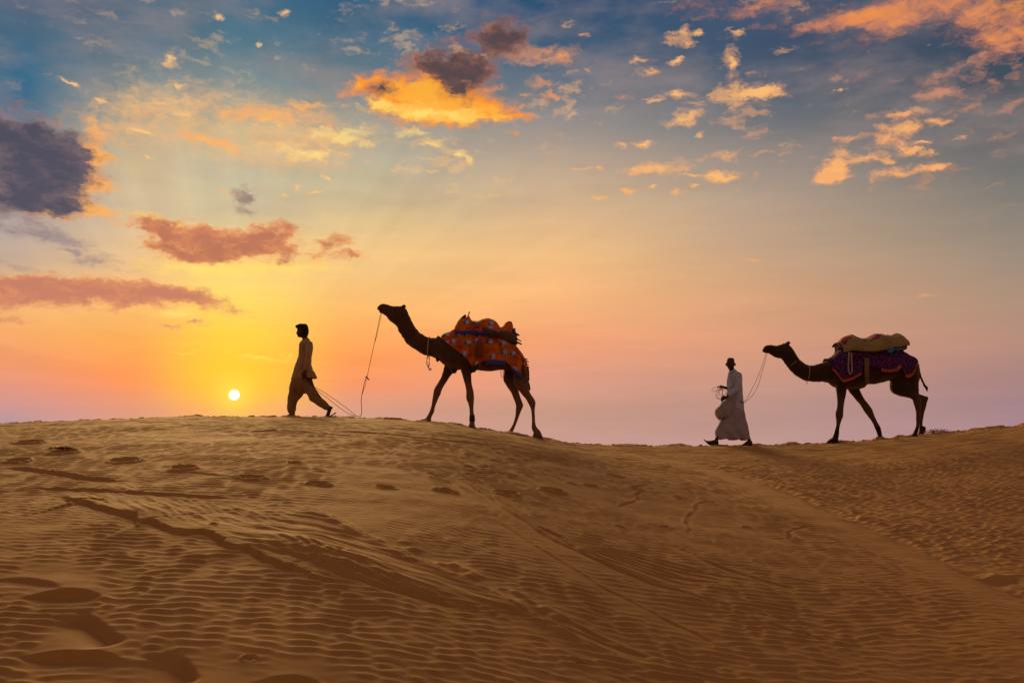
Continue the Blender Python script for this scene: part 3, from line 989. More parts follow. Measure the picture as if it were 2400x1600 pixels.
def displace(me_, fn):
    n = len(me_.vertices)
    c = np.empty(n * 3)
    me_.vertices.foreach_get('co', c)
    c = c.reshape(-1, 3)
    nr = np.empty(n * 3, dtype=np.float32)
    me_.vertices.foreach_get('normal', nr)
    c = c + nr.reshape(-1, 3) * fn(c)[:, None]
    me_.vertices.foreach_set('co', c.ravel())
    me_.update()


def link(name, me_, mat, parent=None, label=None, smooth=True):
    o = bpy.data.objects.new(name, me_)
    COL.objects.link(o)
    if smooth:
        me_.polygons.foreach_set('use_smooth', np.ones(len(me_.polygons), dtype=bool))
    me_.materials.clear()
    me_.materials.append(mat)
    if parent:
        o.parent = parent
    if label:
        o['label'] = label
    return o


def thing(name, loc, label, cat, group=None):
    o = bpy.data.objects.new(name, None)
    o.empty_display_size = 0.2
    o.location = loc
    COL.objects.link(o)
    o['label'] = label
    o['category'] = cat
    if group:
        o['group'] = group
    return o


def drape(xs, top, low, depth, zc=None, n=2.3, rows=18, y0=0.0, thick=0.012, fold=0.012, seed=1, far=True, hang=0.0):
    """cloth over a back: runs from the near lower edge over the ridge to the far lower edge.
    top, low, depth, zc: arrays over xs; returns a closed thick mesh as Shape"""
    xs = np.asarray(xs, float)
    zc = low if zc is None else np.asarray(zc)
    ss = np.linspace(-1, 1 if far else 0, rows * (2 if far else 1) + 1)
    V_ = np.zeros((len(xs), len(ss), 3))
    for j, s in enumerate(ss):
        a = abs(s)
        z = low + (top - low) * (1 - (1 - np.cos(a * math.pi / 2)))
        z = top - (top - low) * (1 - np.cos(a * math.pi / 2))
        e = np.clip((z - zc) / np.maximum(top - zc, 1e-3), 0, 1)
        y = depth * (1 - e ** n) ** (1 / n)
        y = y + hang * a
        V_[:, j, 0] = xs
        V_[:, j, 1] = y0 + (y if s > 0 else -y)
        V_[:, j, 2] = z
    P = V_.reshape(-1, 3)
    # vertical folds and creases
    nn = vnoise(P * np.array([1, .5, .35]), 14, seed) * fold + vnoise(P, 6, seed + 3) * fold * 1.2 + vnoise(P * np.array([1, 1, 1.0]), 30, seed + 5) * fold * .3
    P2 = P.copy()
    sg = np.sign(P[:, 1] - y0)
    P2[:, 1] += sg * np.abs(nn) * 1.0
    P2[:, 2] += np.where(np.abs(P[:, 1] - y0) < 0.12, np.abs(nn) * 0.6, 0)
    nxs, nss = len(xs), len(ss)
    sh = Shape()
    q_ = P2.reshape(nxs, nss, 3)
    # inner layer
    cen = np.stack([xs, np.full(nxs, y0), zc], -1)[:, None, :]
    dirn = q_ - cen
    dirn[:, :, 0] = 0
    ln = np.linalg.norm(dirn, axis=2, keepdims=True) + 1e-6
    inner_ = q_ - dirn / ln * thick
    allv = np.concatenate([q_.reshape(-1, 3), inner_.reshape(-1, 3)])
    N_ = nxs * nss
    fs = []
    for i in range(nxs - 1):
        for j in range(nss - 1):
            a, b, c, d = i * nss + j, i * nss + j + 1, (i + 1) * nss + j + 1, (i + 1) * nss + j
            fs.append((a, d, c, b))
            fs.append((a + N_, b + N_, c + N_, d + N_))
    for i in range(nxs - 1):
        a, b = i * nss, (i + 1) * nss
        fs.append((a, a + N_, b + N_, b))
        a, b = i * nss + nss - 1, (i + 1) * nss + nss - 1
        fs.append((a, b, b + N_, a + N_))
    for j in range(nss - 1):
        a, b = j, j + 1
        fs.append((a, b, b + N_, a + N_))
        a, b = (nxs - 1) * nss + j, (nxs - 1) * nss + j + 1
        fs.append((a, a + N_, b + N_, b))
    sh.add(allv, fs)
    return sh, q_


def ribbon(pts, w, t=0.006, wdir=(1, 0, 0)):
    """flat strap along 3-D points"""
    sh = Shape()
    wd = Vector(wdir).normalized()
    vs, fs = [], []
    P = [Vector(p) for p in pts]
    for i, p in enumerate(P):
        tg = (P[min(i + 1, len(P) - 1)] - P[max(i - 1, 0)]).normalized()
        nr = tg.cross(wd).normalized()
        ww = w[i] if isinstance(w, (list, tuple)) else w
        for a, b in ((-1, -1), (1, -1), (1, 1), (-1, 1)):
            vs.append(p + wd * a * ww / 2 + nr * b * t / 2)
    for i in range(len(P) - 1):
        for k in range(4):
            k2 = (k + 1) % 4
            fs.append((i * 4 + k, i * 4 + k2, (i + 1) * 4 + k2, (i + 1) * 4 + k))
    fs.append((3, 2, 1, 0))
    m = (len(P) - 1) * 4
    fs.append((m, m + 1, m + 2, m + 3))
    sh.add(vs, fs)
    return sh


# ---------------------------------------------------------------- materials
def fur(c1, c2, low=None, low_z=0.0):
    def f(b, p):
        o = objco(b)
        n = b.noise(o, 5.0, 6, 0.65)
        n2 = b.noise(o, 70.0, 3, 0.6)
        c = b.mix(b.rng(n, 0.35, 0.7), c1, c2)
        c = b.mix(b.math('MULTIPLY', b.rng(n2, 0.4, 0.7), 0.4), c, tuple(x * 0.55 for x in c1))
        z = b.n('ShaderNodeSeparateXYZ')
        b.t.links.new(o, z.inputs[0])
        leg = b.rng(b.math('MULTIPLY_ADD', n, 0.3, z.outputs[2]), 1.12, 0.85)
        c = b.mix(leg, c, tuple(min(1, x * 1.9) for x in c2))
        if low:
            c = b.mix(b.rng(z.outputs[2], low_z + 0.03, low_z - 0.03), c, low)
        b.t.links.new(c, p.inputs['Base Color'])
        p.inputs['Roughness'].default_value = 0.9
        p.inputs['Specular IOR Level'].default_value = 0.15
        p.inputs['Sheen Weight'].default_value = 0.25
        p.inputs['Sheen Tint'].default_value = (1, .7, .45, 1)
        bump(b, p, n2, 0.7, 0.012)
    return f


def cloth(c1, c2=None, sc=60.0, fold=0.5, sheen=0.15):
    def f(b, p):
        o = objco(b)
        n = b.noise(o, 4.0, 5, 0.6)
        n2 = b.noise(b.vmath('MULTIPLY', o, (1, 1, .3)), 26.0, 4, 0.6, 0.4)
        c = b.mix(b.rng(n, 0.35, 0.7), c1, c2 or tuple(x * 0.8 for x in c1))
        b.t.links.new(c, p.inputs['Base Color'])
        p.inputs['Roughness'].default_value = 0.9
        p.inputs['Specular IOR Level'].default_value = 0.1
        p.inputs['Sheen Weight'].default_value = sheen
        bump(b, p, n2, fold, 0.02)
    return f


def plain(c, rough=0.8):
    def f(b, p):
        n = b.noise(objco(b), 30.0, 4, 0.6)
        b.t.links.new(b.mix(b.rng(n, 0.3, 0.7), c, tuple(x * 0.65 for x in c)), p.inputs['Base Color'])
        p.inputs['Roughness'].default_value = rough
        p.inputs['Specular IOR Level'].default_value = 0.2
        bump(b, p, n, 0.3, 0.006)
    return f


def floral(b, p):
    """orange cotton printed with blue and pink flowers"""
    o = objco(b)
    s = b.n('ShaderNodeSeparateXYZ')
    b.t.links.new(o, s.inputs[0])
    uv = b.comb(s.outputs[0], s.outputs[2], 0.0)
    wr = b.vmath('MULTIPLY', b.vmath('SUBTRACT', b.noise(uv, 26.0, 3, 0.6, col=True), (.5, .5, .5)), (.085, .085, 0))
    uv = b.vmath('ADD', uv, wr)

    def spots(off, r, sc=4.9):
        v = b.n('ShaderNodeTexVoronoi', feature='F1', voronoi_dimensions='2D')
        v.inputs['Scale'].default_value = sc
        v.inputs['Randomness'].default_value = 0.55
        b.t.links.new(b.vmath('ADD', uv, off), v.inputs['Vector'])
        return b.rng(v.outputs['Distance'], r * 1.06, r * 0.94)
    n = b.noise(o, 4.0, 4, 0.6)
    c = b.mix(b.rng(n, .38, .64), (0.50, 0.115, 0.011), (0.27, 0.045, 0.006))
    c = b.mix(spots((0.032, 0.012, 0), 0.17), c, (0.03, 0.06, 0.05))
    c = b.mix(spots((-0.012, -0.024, 0), 0.13), c, (0.75, 0.10, 0.22))
    c = b.mix(spots((0.0, 0.0, 0), 0.18), c, (0.14, 0.42, 0.68))
    c = b.mix(spots((0.002, 0.0, 0), 0.055), c, (0.5, 0.2, 0.6))
    b.t.links.new(c, p.inputs['Base Color'])
    p.inputs['Roughness'].default_value = 0.9
    p.inputs['Specular IOR Level'].default_value = 0.1
    n2 = b.noise(b.vmath('MULTIPLY', o, (1, 1, .3)), 20.0, 4, 0.6, 0.4)
    bump(b, p, n2, 0.5, 0.02)


def dotted(b, p):
    """deep blue cloth with small red and magenta dots"""
    o = objco(b)
    s = b.n('ShaderNodeSeparateXYZ')
    b.t.links.new(o, s.inputs[0])
    uv = b.comb(s.outputs[0], s.outputs[2], 0.0)
    c = b.mix(b.rng(b.noise(o, 5.0, 4), .35, .7), (0.022, 0.014, 0.085), (0.03, 0.010, 0.06))
    for off, r, col_ in (((0, 0, 0), 0.19, (0.20, 0.018, 0.024)), ((0.3, 0.21, 0), 0.16, (0.10, 0.014, 0.11)), ((.52, .7, 0), 0.13, (0.34, 0.05, 0.02))):
        v = b.n('ShaderNodeTexVoronoi', feature='F1', voronoi_dimensions='2D')
        v.inputs['Scale'].default_value = 15.0
        v.inputs['Randomness'].default_value = 0.9
        b.t.links.new(b.vmath('ADD', uv, off), v.inputs['Vector'])
        c = b.mix(b.rng(v.outputs['Distance'], r * 1.1, r * 0.9), c, col_)
    b.t.links.new(c, p.inputs['Base Color'])
    p.inputs['Roughness'].default_value = 0.9
    p.inputs['Specular IOR Level'].default_value = 0.1
    n2 = b.noise(b.vmath('MULTIPLY', o, (1, 1, .3)), 20.0, 4, 0.6, 0.4)
    bump(b, p, n2, 0.5, 0.02)


M = {}
M['camel_a'] = material('camel_coat_brown', fur((0.052, 0.024, 0.013), (0.075, 0.036, 0.020)))
M['camel_b'] = material('camel_coat_dark', fur((0.026, 0.012, 0.007), (0.038, 0.019, 0.011), low=(0.012, 0.007, 0.005), low_z=0.26))
M['dark_hair'] = material('dark_hair', plain((0.02, 0.013, 0.01)))
M['skin'] = material('skin_brown', plain((0.055, 0.024, 0.014), 0.6))
M['eye'] = material('eye_dark', plain((0.01, 0.008, 0.006), 0.15))
M['kurta'] = material('kurta_beige', cloth((0.32, 0.20, 0.10), (0.26, 0.155, 0.07)))
M['shalwar'] = material('trousers_olive', cloth((0.21, 0.125, 0.045), (0.17, 0.095, 0.032)))
M['shirt'] = material('shirt_grey_white', cloth((0.35, 0.37, 0.47), (0.29, 0.30, 0.39)))
M['lungi'] = material('wrap_grey', cloth((0.28, 0.25, 0.28), (0.22, 0.19, 0.21)))
M['tail_cloth'] = material('shirt_tail_beige', cloth((0.28, 0.25, 0.27), (0.22, 0.19, 0.20)))
M['leather'] = material('leather_dark', plain((0.03, 0.018, 0.012), 0.6))
M['floral'] = material('orange_floral_cotton', floral)
M['dotted'] = material('blue_dotted_cotton', dotted)
M['blue'] = material('blue_trim', cloth((0.03, 0.05, 0.30)))
M['red_fringe'] = material('red_orange_fringe', cloth((0.36, 0.07, 0.025)))
M['quilt'] = material('khaki_quilt', cloth((0.26, 0.19, 0.075), (0.20, 0.14, 0.05), fold=0.9))
M['red'] = material('red_quilt', cloth((0.24, 0.015, 0.018), (0.15, 0.015, 0.03)))
M['green'] = material('green_cloth', cloth((0.03, 0.20, 0.13)))
M['bluebag'] = material('bright_blue_cloth', cloth((0.04, 0.20, 0.42)))
M['wood'] = material('dark_wood', plain((0.05, 0.025, 0.014)))
M['bed'] = material('dark_bedding', cloth((0.10, 0.05, 0.035), (0.05, 0.035, 0.03), fold=1.0))
M['strap_brown'] = material('strap_brown', cloth((0.16, 0.05, 0.02)))
M['strap_cream'] = material('strap_cream', cloth((0.30, 0.22, 0.15)))
M['strap_olive'] = material('strap_olive', cloth((0.16, 0.10, 0.03)))
M['rope'] = material('rope_brown', plain((0.20, 0.07, 0.04)))
M['rope_light'] = material('rope_light', plain((0.50, 0.38, 0.28)))
M['twig'] = material('dry_twig', plain((0.32, 0.13, 0.05)))


# ================================================================ camels
def pairs(v, lst, y=0.0):
    out = []
    for t in lst:
        x1, z1 = v(t[0], t[1], y)
        x2, z2 = v(t[2], t[3], y)
        out.append((x1, z1, x2, z2, t[4]))
    return out


def camel(name, v, neck, torso, legs, pads, foot_pads, ears, eye, mat, label, tail, voxel=0.013):
    """legs: list of (pair list, y); everything fuses into one body"""
    root = thing(name, (v.bx, v.by, v.bz), label, 'camel', 'camels walking along the crest')
    sh = Shape()
    sh.loft(pairs(v, neck), n=20)
    sh.loft(pairs(v, torso), n=24, power=2.3)
    for l, y in legs:
        # legs start inside the body near the middle and stand at their own track
        st = []
        for i, t in enumerate(l):
            f = min(1.0, 0.72 + 0.28 * i / 3)
            st.append((*pairs(v, [t], y * f)[0], y * f))
        sh.loft(st, n=14)
    for l, y in pads:
        sh.loft(pairs(v, l, y), y=y, n=12)
    for l, y in foot_pads:
        sh.loft(pairs(v, l, y), y=y, n=14, power=2.4)
    for sgn in (-1, 1):
        sh.loft([(*p, sgn * 0.072) for p in pairs(v, ears)], n=8)
    me_ = sh.skin('camel_body', voxel, 3)
    # shaggy coat on neck, throat and shoulder, quieter on the legs
    displace(me_, lambda c: (0.007 * vnoise(c, 26, 1) + 0.0045 * vnoise(c, 60, 2)) * np.clip((c[:, 2] - 0.7) / 0.5, 0.15, 1) + 0.006 * vnoise(c, 9, 4))
    link('body', me_, mat, root)
    ex, ez = v(*eye)
    for sgn in (-1, 1):
        link('eye', Shape().ball((ex, sgn * 0.083, ez), (0.020, 0.014, 0.018)).mesh('camel_eye'), M['eye'], root)
    pts = [(*v(a, b),) for a, b in tail]
    sh = Shape().tube([(x, -0.02, z) for x, z in pts], [0.028, 0.024, 0.02, 0.022, 0.028, 0.012][:len(pts)] if len(pts) <= 6 else 0.02, sub=4)
    tme = sh.mesh('camel_tail')
    displace(tme, lambda c: 0.008 * vnoise(c, 40, 6))
    link('tail', tme, M['dark_hair'], root)
    return root


VA = View(860, 690, 4.48, 18.0, (1090, 1003))
neckA = [(104, 152, 142, 183, .03), (122, 118, 132, 193, .055), (160, 99, 164, 201, .062), (205, 103, 200, 228, .07), (262, 121, 232, 264, .08), (320, 120, 262, 290, .095), (368, 124, 298, 318, .10),
         (408, 150, 318, 345, .098), (432, 190, 332, 390, .095), (457, 250, 366, 440, .095), (490, 320, 405, 495, .10), (530, 374, 455, 545, .11), (572, 411, 525, 592, .12), (640, 447, 600, 632, .13),
         (720, 453, 690, 654, .16), (790, 456, 752, 690, .22), (850, 470, 800, 735, .27)]
torsoA = [(770, 480, 752, 660, .14), (850, 460, 810, 735, .25), (925, 430, 895, 775, .31), (1010, 400, 1000, 790, .35), (1100, 370, 1100, 792, .37), (1200, 350, 1200, 798, .39), (1300, 360, 1300, 804, .39), (1400, 400, 1400, 788, .375),
          (1490, 480, 1465, 790, .345), (1570, 550, 1530, 800, .31), (1635, 640, 1580, 850, .25), (1675, 740, 1620, 880, .17)]
legsA = [([(815, 690, 965, 700, .13), (806, 770, 930, 790, .095), (785, 850, 868, 870, .07), (757, 910, 830, 925, .058), (712, 978, 793, 990, .052), (697, 1035, 775, 1045, .052), (692, 1080, 752, 1092, .046), (678, 1160, 718, 1172, .036),
           (658, 1225, 704, 1232, .036), (628, 1282, 678, 1292, .04), (605, 1318, 672, 1335, .05)], 0.17),
         ([(965, 690, 1110, 700, .14), (982, 785, 1096, 790, .11), (1008, 870, 1098, 872, .075), (1028, 950, 1106, 955, .056), (1040, 1020, 1120, 1020, .052), (1040, 1092, 1126, 1090, .052), (1058, 1140, 1122, 1140, .042),
           (1074, 1200, 1120, 1200, .036), (1079, 1290, 1129, 1285, .038), (1075, 1350, 1134, 1350, .045), (1072, 1388, 1134, 1390, .05)], -0.17),
         ([(1440, 740, 1600, 780, .13), (1436, 840, 1590, 850, .12), (1430, 900, 1586, 920, .09), (1466, 960, 1592, 985, .07), (1508, 1025, 1598, 1030, .055), (1532, 1080, 1618, 1085, .048), (1552, 1130, 1640, 1150, .044), (1563, 1180, 1640, 1176, .044),
           (1562, 1235, 1612, 1236, .034), (1554, 1292, 1590, 1302, .03), (1530, 1362, 1562, 1374, .03), (1500, 1418, 1534, 1432, .036), (1480, 1440, 1520, 1464, .045)], 0.15),
         ([(1530, 700, 1680, 760, .14), (1535, 840, 1694, 850, .13), (1536, 920, 1698, 920, .11), (1580, 990, 1700, 985, .075), (1634, 1060, 1730, 1060, .055), (1676, 1112, 1768, 1118, .046), (1700, 1155, 1771, 1150, .045),
           (1718, 1205, 1765, 1203, .035), (1730, 1280, 1766, 1280, .03), (1732, 1350, 1768, 1350, .031), (1727, 1398, 1786, 1396, .04), (1740, 1440, 1815, 1440, .052)], -0.15)]
padsA = [([(862, 760, 948, 765, .09), (880, 800, 944, 805, .08), (900, 828, 930, 824, .05)], 0.0), ([(1094, 760, 1152, 765, .06), (1096, 800, 1146, 800, .055), (1105, 822, 1135, 815, .03)], -0.14),
         ([(722, 655, 758, 655, .05), (726, 690, 754, 700, .04), (730, 710, 745, 712, .02)], -0.05), ([(1285, 790, 1315, 790, .03), (1293, 806, 1310, 806, .02)], 0.0), ([(722, 462, 785, 462, .06), (730, 440, 772, 445, .05), (740, 426, 756, 428, .02)], 0.0)]
footA = [([(548, 1328, 552, 1338, .02), (562, 1314, 562, 1344, .06), (600, 1304, 600, 1347, .085), (645, 1300, 645, 1347, .085), (676, 1318, 676, 1344, .05)], 0.17),
         ([(1066, 1380, 1068, 1402, .03), (1075, 1358, 1075, 1405, .07), (1100, 1352, 1100, 1406, .085), (1128, 1362, 1128, 1404, .07), (1138, 1385, 1138, 1402, .03)], -0.17),
         ([(1432, 1456, 1434, 1466, .02), (1448, 1444, 1448, 1470, .06), (1480, 1432, 1480, 1474, .08), (1515, 1440, 1515, 1474, .06)], 0.15),
         ([(1738, 1478, 1742, 1505, .04), (1762, 1425, 1760, 1512, .07), (1795, 1412, 1800, 1514, .085), (1822, 1440, 1826, 1514, .07), (1850, 1495, 1852, 1512, .03)], -0.15)]
camelA = camel('camel', VA, neckA, torsoA, legsA, padsA, footA, [(360, 134, 410, 140, .030), (372, 116, 408, 120, .026), (392, 103, 406, 106, .012)], (300, 165), M['camel_a'],
               'brown camel with raised head and orange flowered saddle blanket, behind the walking boy', [(1680, 760), (1692, 850), (1690, 920), (1700, 960), (1702, 1005)])
x0, z0 = VA(1076, 1268)
x1, z1 = VA(1076, 1328)
link('ankle_wrap', Shape().loft([(*VA(1076, 1266, -0.17), *VA(1132, 1264, -0.17), .046, -0.17), (*VA(1074, 1300, -0.17), *VA(1134, 1300, -0.17), .052, -0.17), (*VA(1073, 1330, -0.17), *VA(1137, 1328, -0.17), .048, -0.17)], n=16).mesh('ankle_wrap'), M['leather'], camelA)

VB = View(1760, 760, 5.113, 20.0, (1990, 1030))
neckB = [(136, 314, 143, 329, .025), (158, 272, 162, 342, .055), (192, 249, 190, 348, .064), (250, 246, 234, 358, .07), (310, 257, 284, 390, .082), (362, 240, 322, 407, .098), (412, 228, 360, 411, .105), (458, 245, 384, 440, .10),
         (492, 285, 416, 484, .098), (532, 345, 462, 542, .10), (566, 398, 510, 592, .11), (612, 444, 574, 638, .12), (660, 480, 640, 668, .13), (725, 493, 712, 684, .14), (795, 480, 790, 690, .17), (862, 453, 862, 688, .22), (930, 428, 930, 700, .27)]
torsoB = [(900, 450, 900, 670, .15), (980, 428, 985, 735, .30), (1060, 385, 1070, 768, .35), (1160, 350, 1170, 776, .38), (1270, 340, 1280, 765, .40), (1380, 335, 1385, 718, .41), (1480, 330, 1480, 714, .41), (1600, 335, 1590, 692, .40), (1700, 345, 1680, 668, .385),
          (1800, 365, 1760, 700, .36), (1890, 400, 1840, 750, .33), (1955, 440, 1900, 800, .28), (1995, 510, 1950, 840, .20)]
legsB = [([(1000, 690, 1170, 700, .15), (1020, 780, 1145, 785, .11), (1030, 880, 1130, 880, .075), (1032, 985, 1111, 985, .054), (1013, 1055, 1109, 1045, .054), (1013, 1105, 1106, 1095, .052), (1022, 1160, 1081, 1162, .042), (1017, 1235, 1059, 1245, .037),
           (1000, 1290, 1056, 1290, .042), (978, 1345, 1050, 1335, .05), (970, 1375, 1046, 1380, .055)], -0.19),
         ([(1150, 720, 1300, 700, .13), (1165, 785, 1303, 775, .10), (1236, 880, 1346, 870, .07), (1306, 962, 1396, 938, .058), (1358, 1048, 1450, 1015, .054), (1400, 1100, 1467, 1062, .048), (1438, 1150, 1490, 1118, .04), (1466, 1205, 1520, 1180, .038),
           (1495, 1272, 1556, 1238, .042), (1518, 1325, 1568, 1308, .045), (1520, 1360, 1572, 1350, .05)], 0.18),
         ([(1690, 600, 1995, 560, .16), (1680, 720, 2010, 700, .15), (1700, 810, 2014, 790, .12), (1800, 856, 2018, 850, .10), (1925, 890, 2032, 890, .07), (1950, 950, 2040, 945, .056), (1970, 1010, 2040, 1005, .05), (1979, 1080, 2036, 1080, .042), (1981, 1160, 2026, 1165, .036),
           (1978, 1215, 2018, 1220, .035), (1958, 1270, 2006, 1280, .04), (1938, 1310, 1992, 1322, .05)], -0.17),
         ([(1740, 640, 1760, 850, .12), (1800, 700, 1820, 868, .11), (1880, 760, 1890, 882, .09), (1950, 800, 1955, 892, .07), (2018, 832, 2012, 925, .06), (2085, 854, 2040, 955, .052), (2128, 872, 2036, 975, .050), (2114, 925, 2032, 1000, .048), (2086, 1020, 2030, 1040, .042),
           (2070, 1090, 2030, 1090, .038), (2060, 1150, 2020, 1155, .036), (2056, 1210, 2018, 1215, .04), (2072, 1240, 2012, 1260, .048)], 0.17)]
padsB = [([(1240, 730, 1392, 700, .12), (1260, 770, 1385, 730, .10), (1290, 778, 1360, 755, .05)], 0.0), ([(1676, 640, 1760, 700, .12), (1667, 740, 1760, 760, .11), (1674, 790, 1750, 820, .08), (1700, 818, 1760, 850, .05)], 0.12),
         ([(1566, 680, 1600, 680, .04), (1572, 698, 1592, 696, .02)], 0.0)]
footB = [([(902, 1408, 903, 1418, .03), (935, 1378, 935, 1420, .075), (980, 1352, 980, 1422, .09), (1025, 1350, 1025, 1422, .08), (1046, 1385, 1046, 1420, .04)], -0.19),
         ([(1484, 1382, 1485, 1394, .03), (1510, 1356, 1510, 1398, .07), (1545, 1335, 1545, 1398, .085), (1580, 1345, 1580, 1398, .07), (1601, 1372, 1602, 1394, .03)], 0.18),
         ([(1916, 1338, 1918, 1350, .03), (1935, 1312, 1935, 1356, .07), (1965, 1300, 1965, 1358, .08), (1992, 1320, 1992, 1356, .05)], -0.17),
         ([(2086, 1220, 2092, 1226, .02), (2050, 1225, 2090, 1250, .06), (2020, 1255, 2086, 1282, .075), (2010, 1290, 2072, 1308, .07), (2008, 1325, 2030, 1335, .05)], 0.17)]
camelB = camel('camel', VB, neckB, torsoB, legsB, padsB, footB, [(405, 232, 462, 250, .030), (420, 214, 462, 228, .026), (436, 199, 448, 204, .010)], (330, 285), M['camel_b'],
               'dark camel with level neck, blue dotted blanket and khaki quilt, behind the white-robed man', [(1996, 480), (2014, 590), (2040, 660), (2070, 720), (2100, 765), (2108, 800)])


# ---------------------------------------------------------------- blankets
def curve(v, pts, y=0.0):
    xz = [v(a, b, y) for a, b in pts]
    return np.array([p[0] for p in xz]), np.array([p[1] for p in xz])


def blanket(v, torso, top_pts, low_pts, zx0, zx1, y_off, nseg, seed, fold=0.010, loc_root=None):
    T_ = pairs(v, torso)
    tx = np.array([(a[0] + a[2]) / 2 for a in T_])
    td = np.array([a[4] for a in T_])
    tc_ = np.array([(a[1] + a[3]) / 2 for a in T_])
    xs = np.linspace(v(zx0, 500, -0.2)[0], v(zx1, 500, -0.2)[0], nseg)
    ax_, az_ = curve(v, top_pts)
    bx_, bz_ = curve(v, low_pts, -0.36)
    top = np.interp(xs, ax_, az_)
    low = np.minimum(np.interp(xs, bx_, bz_), top - 0.01)
    dep = np.interp(xs, tx, td) + y_off
    zc = np.minimum(np.interp(xs, tx, tc_), top - 0.05)
    zc = np.maximum(zc, low)
    return xs, top, low, dep, zc, drape(xs, top, low, dep, zc, seed=seed, fold=fold * 1.7, rows=20)


def edge_strip(v, q, rng_, y0, drop, mat, parent, name, seed=3, thick=0.014, both=True):
    """fringe hanging from the lower edge of a draped cloth, scalloped"""
    i0, i1 = rng_
    for sgn, j in ((-1, 0), (1, q.shape[1] - 1)):
        if not both and sgn > 0:
            continue
        vs, fs = [], []
        e = q[i0:i1, j, :]
        n = len(e)
        for i, p in enumerate(e):
            dz = drop * (0.75 + 0.35 * abs(math.sin(i * 1.3 + seed)))
            oy = sgn * thick * (0.7 + 0.3 * math.sin(i * 2.1))
            for (a, b) in ((oy, 0.012), (oy * 1.3, -dz), (-sgn * 0.004 + oy, -dz), (-sgn * 0.012 + oy, 0.0)):
                vs.append((p[0], p[1] + a, p[2] + b))
        for i in range(n - 1):
            for k in range(4):
                k2 = (k + 1) % 4
                f = (i * 4 + k, i * 4 + k2, (i + 1) * 4 + k2, (i + 1) * 4 + k)
                fs.append(f if sgn < 0 else f[::-1])
        s_ = Shape()
        s_.add(vs, fs)
        link(name, s_.mesh(name), mat, parent, smooth=False)


# camel A: orange flowered blanket
rootbl = thing('saddle_blanket', (VA.bx, VA.by, VA.bz), 'orange blanket with blue and pink flowers draped over the brown camel', 'blanket')
lowA = [(778, 455), (800, 472), (850, 515), (900, 555), (960, 598), (1010, 645), (1070, 702), (1090, 735), (1110, 762), (1150, 742), (1200, 716), (1240, 700), (1330, 706), (1460, 708), (1500, 748), (1540, 782), (1600, 828), (1684, 872)]
topA = [(778, 440), (850, 405), (925, 368), (1000, 345), (1100, 320), (1200, 325), (1300, 340), (1400, 375), (1460, 430), (1540, 520), (1580, 560), (1640, 640), (1672, 690), (1684, 730)]
xs, top, low, dep, zc, (shp, qA) = blanket(VA, torsoA, topA, lowA, 778, 1684, 0.022, 74, 4)
link('cloth', shp.mesh('blanket_cloth'), M['floral'], rootbl)
fx_ = lambda v, zx: int(np.searchsorted(xs, v(zx, 500, -0.36)[0]))
edge_strip(VA, qA, (fx_(VA, 1238), fx_(VA, 1465)), 0, 0.055, M['blue'], rootbl, 'fringe')
edge_strip(VA, qA, (fx_(VA, 1535), len(xs)), 0, 0.050, M['blue'], rootbl, 'fringe', seed=5)
# torn trim down the rear edge
sh = Shape()
for i, (a, b) in enumerate([(1680, 690), (1688, 715), (1690, 745), (1694, 770), (1690, 800), (1692, 825), (1684, 850)]):
    x, z = VA(a, b)
    sh.tube([(x - 0.03, -0.16, z + 0.012), (x, -0.165, z), (x + 0.012 + 0.012 * (i % 2), -0.165, z - 0.012)], [0.012, 0.009, 0.003], n=6)
link('trim', sh.mesh('trim'), M['blue'], rootbl)


def side_y(v, torso, zx, zy, off):
    """outer y of the near flank at a traced point"""
    T_ = pairs(v, torso)
    x, z = v(zx, zy)
    tx = [(a[0] + a[2]) / 2 for a in T_]
    d_ = np.interp(x, tx, [a[4] for a in T_])
    zc_ = np.interp(x, tx, [(a[1] + a[3]) / 2 for a in T_])
    hh = np.interp(x, tx, [abs(a[1] - a[3]) / 2 for a in T_])
    e = min(1, abs(z - zc_) / hh)
    if z < zc_:
        return -(d_ * (1 - e ** 2.4) ** (1 / 2.4) + off)
    return -(d_ * (1 - e ** 2.3) ** (1 / 2.3) + off)


def strap(v, torso, pts, w, mat, parent, name='strap', off=0.05, t=0.008, ys=None):
    P = []
    for i, (a, b) in enumerate(pts):
        y = side_y(v, torso, a, b, off) if ys is None else ys[i]
        P.append(P3(v, a, b, y))
    return link(name, ribbon(P, w, t).mesh(name), mat, parent, smooth=False)


def profile_drape(v, top_pts, low_pts, zx0, zx1, dep_pts, nseg, seed, fold, rows=14, n=2.0, y0=0.0, thick=0.02):
    xs_ = np.linspace(v(zx0, 400, -0.15)[0], v(zx1, 400, -0.15)[0], nseg)
    ax_, az_ = curve(v, top_pts)
    bx_, bz_ = curve(v, low_pts, -0.35)
    dx_ = np.array([v(a, 400)[0] for a, _ in dep_pts])
    dep_ = np.interp(xs_, dx_, [d_ for _, d_ in dep_pts])
    top_ = np.interp(xs_, ax_, az_)
    low_ = np.minimum(np.interp(xs_, bx_, bz_), top_ - 0.015)
    return drape(xs_, top_, low_, dep_, None, n=n, seed=seed, fold=fold, rows=rows, y0=y0, thick=thick)


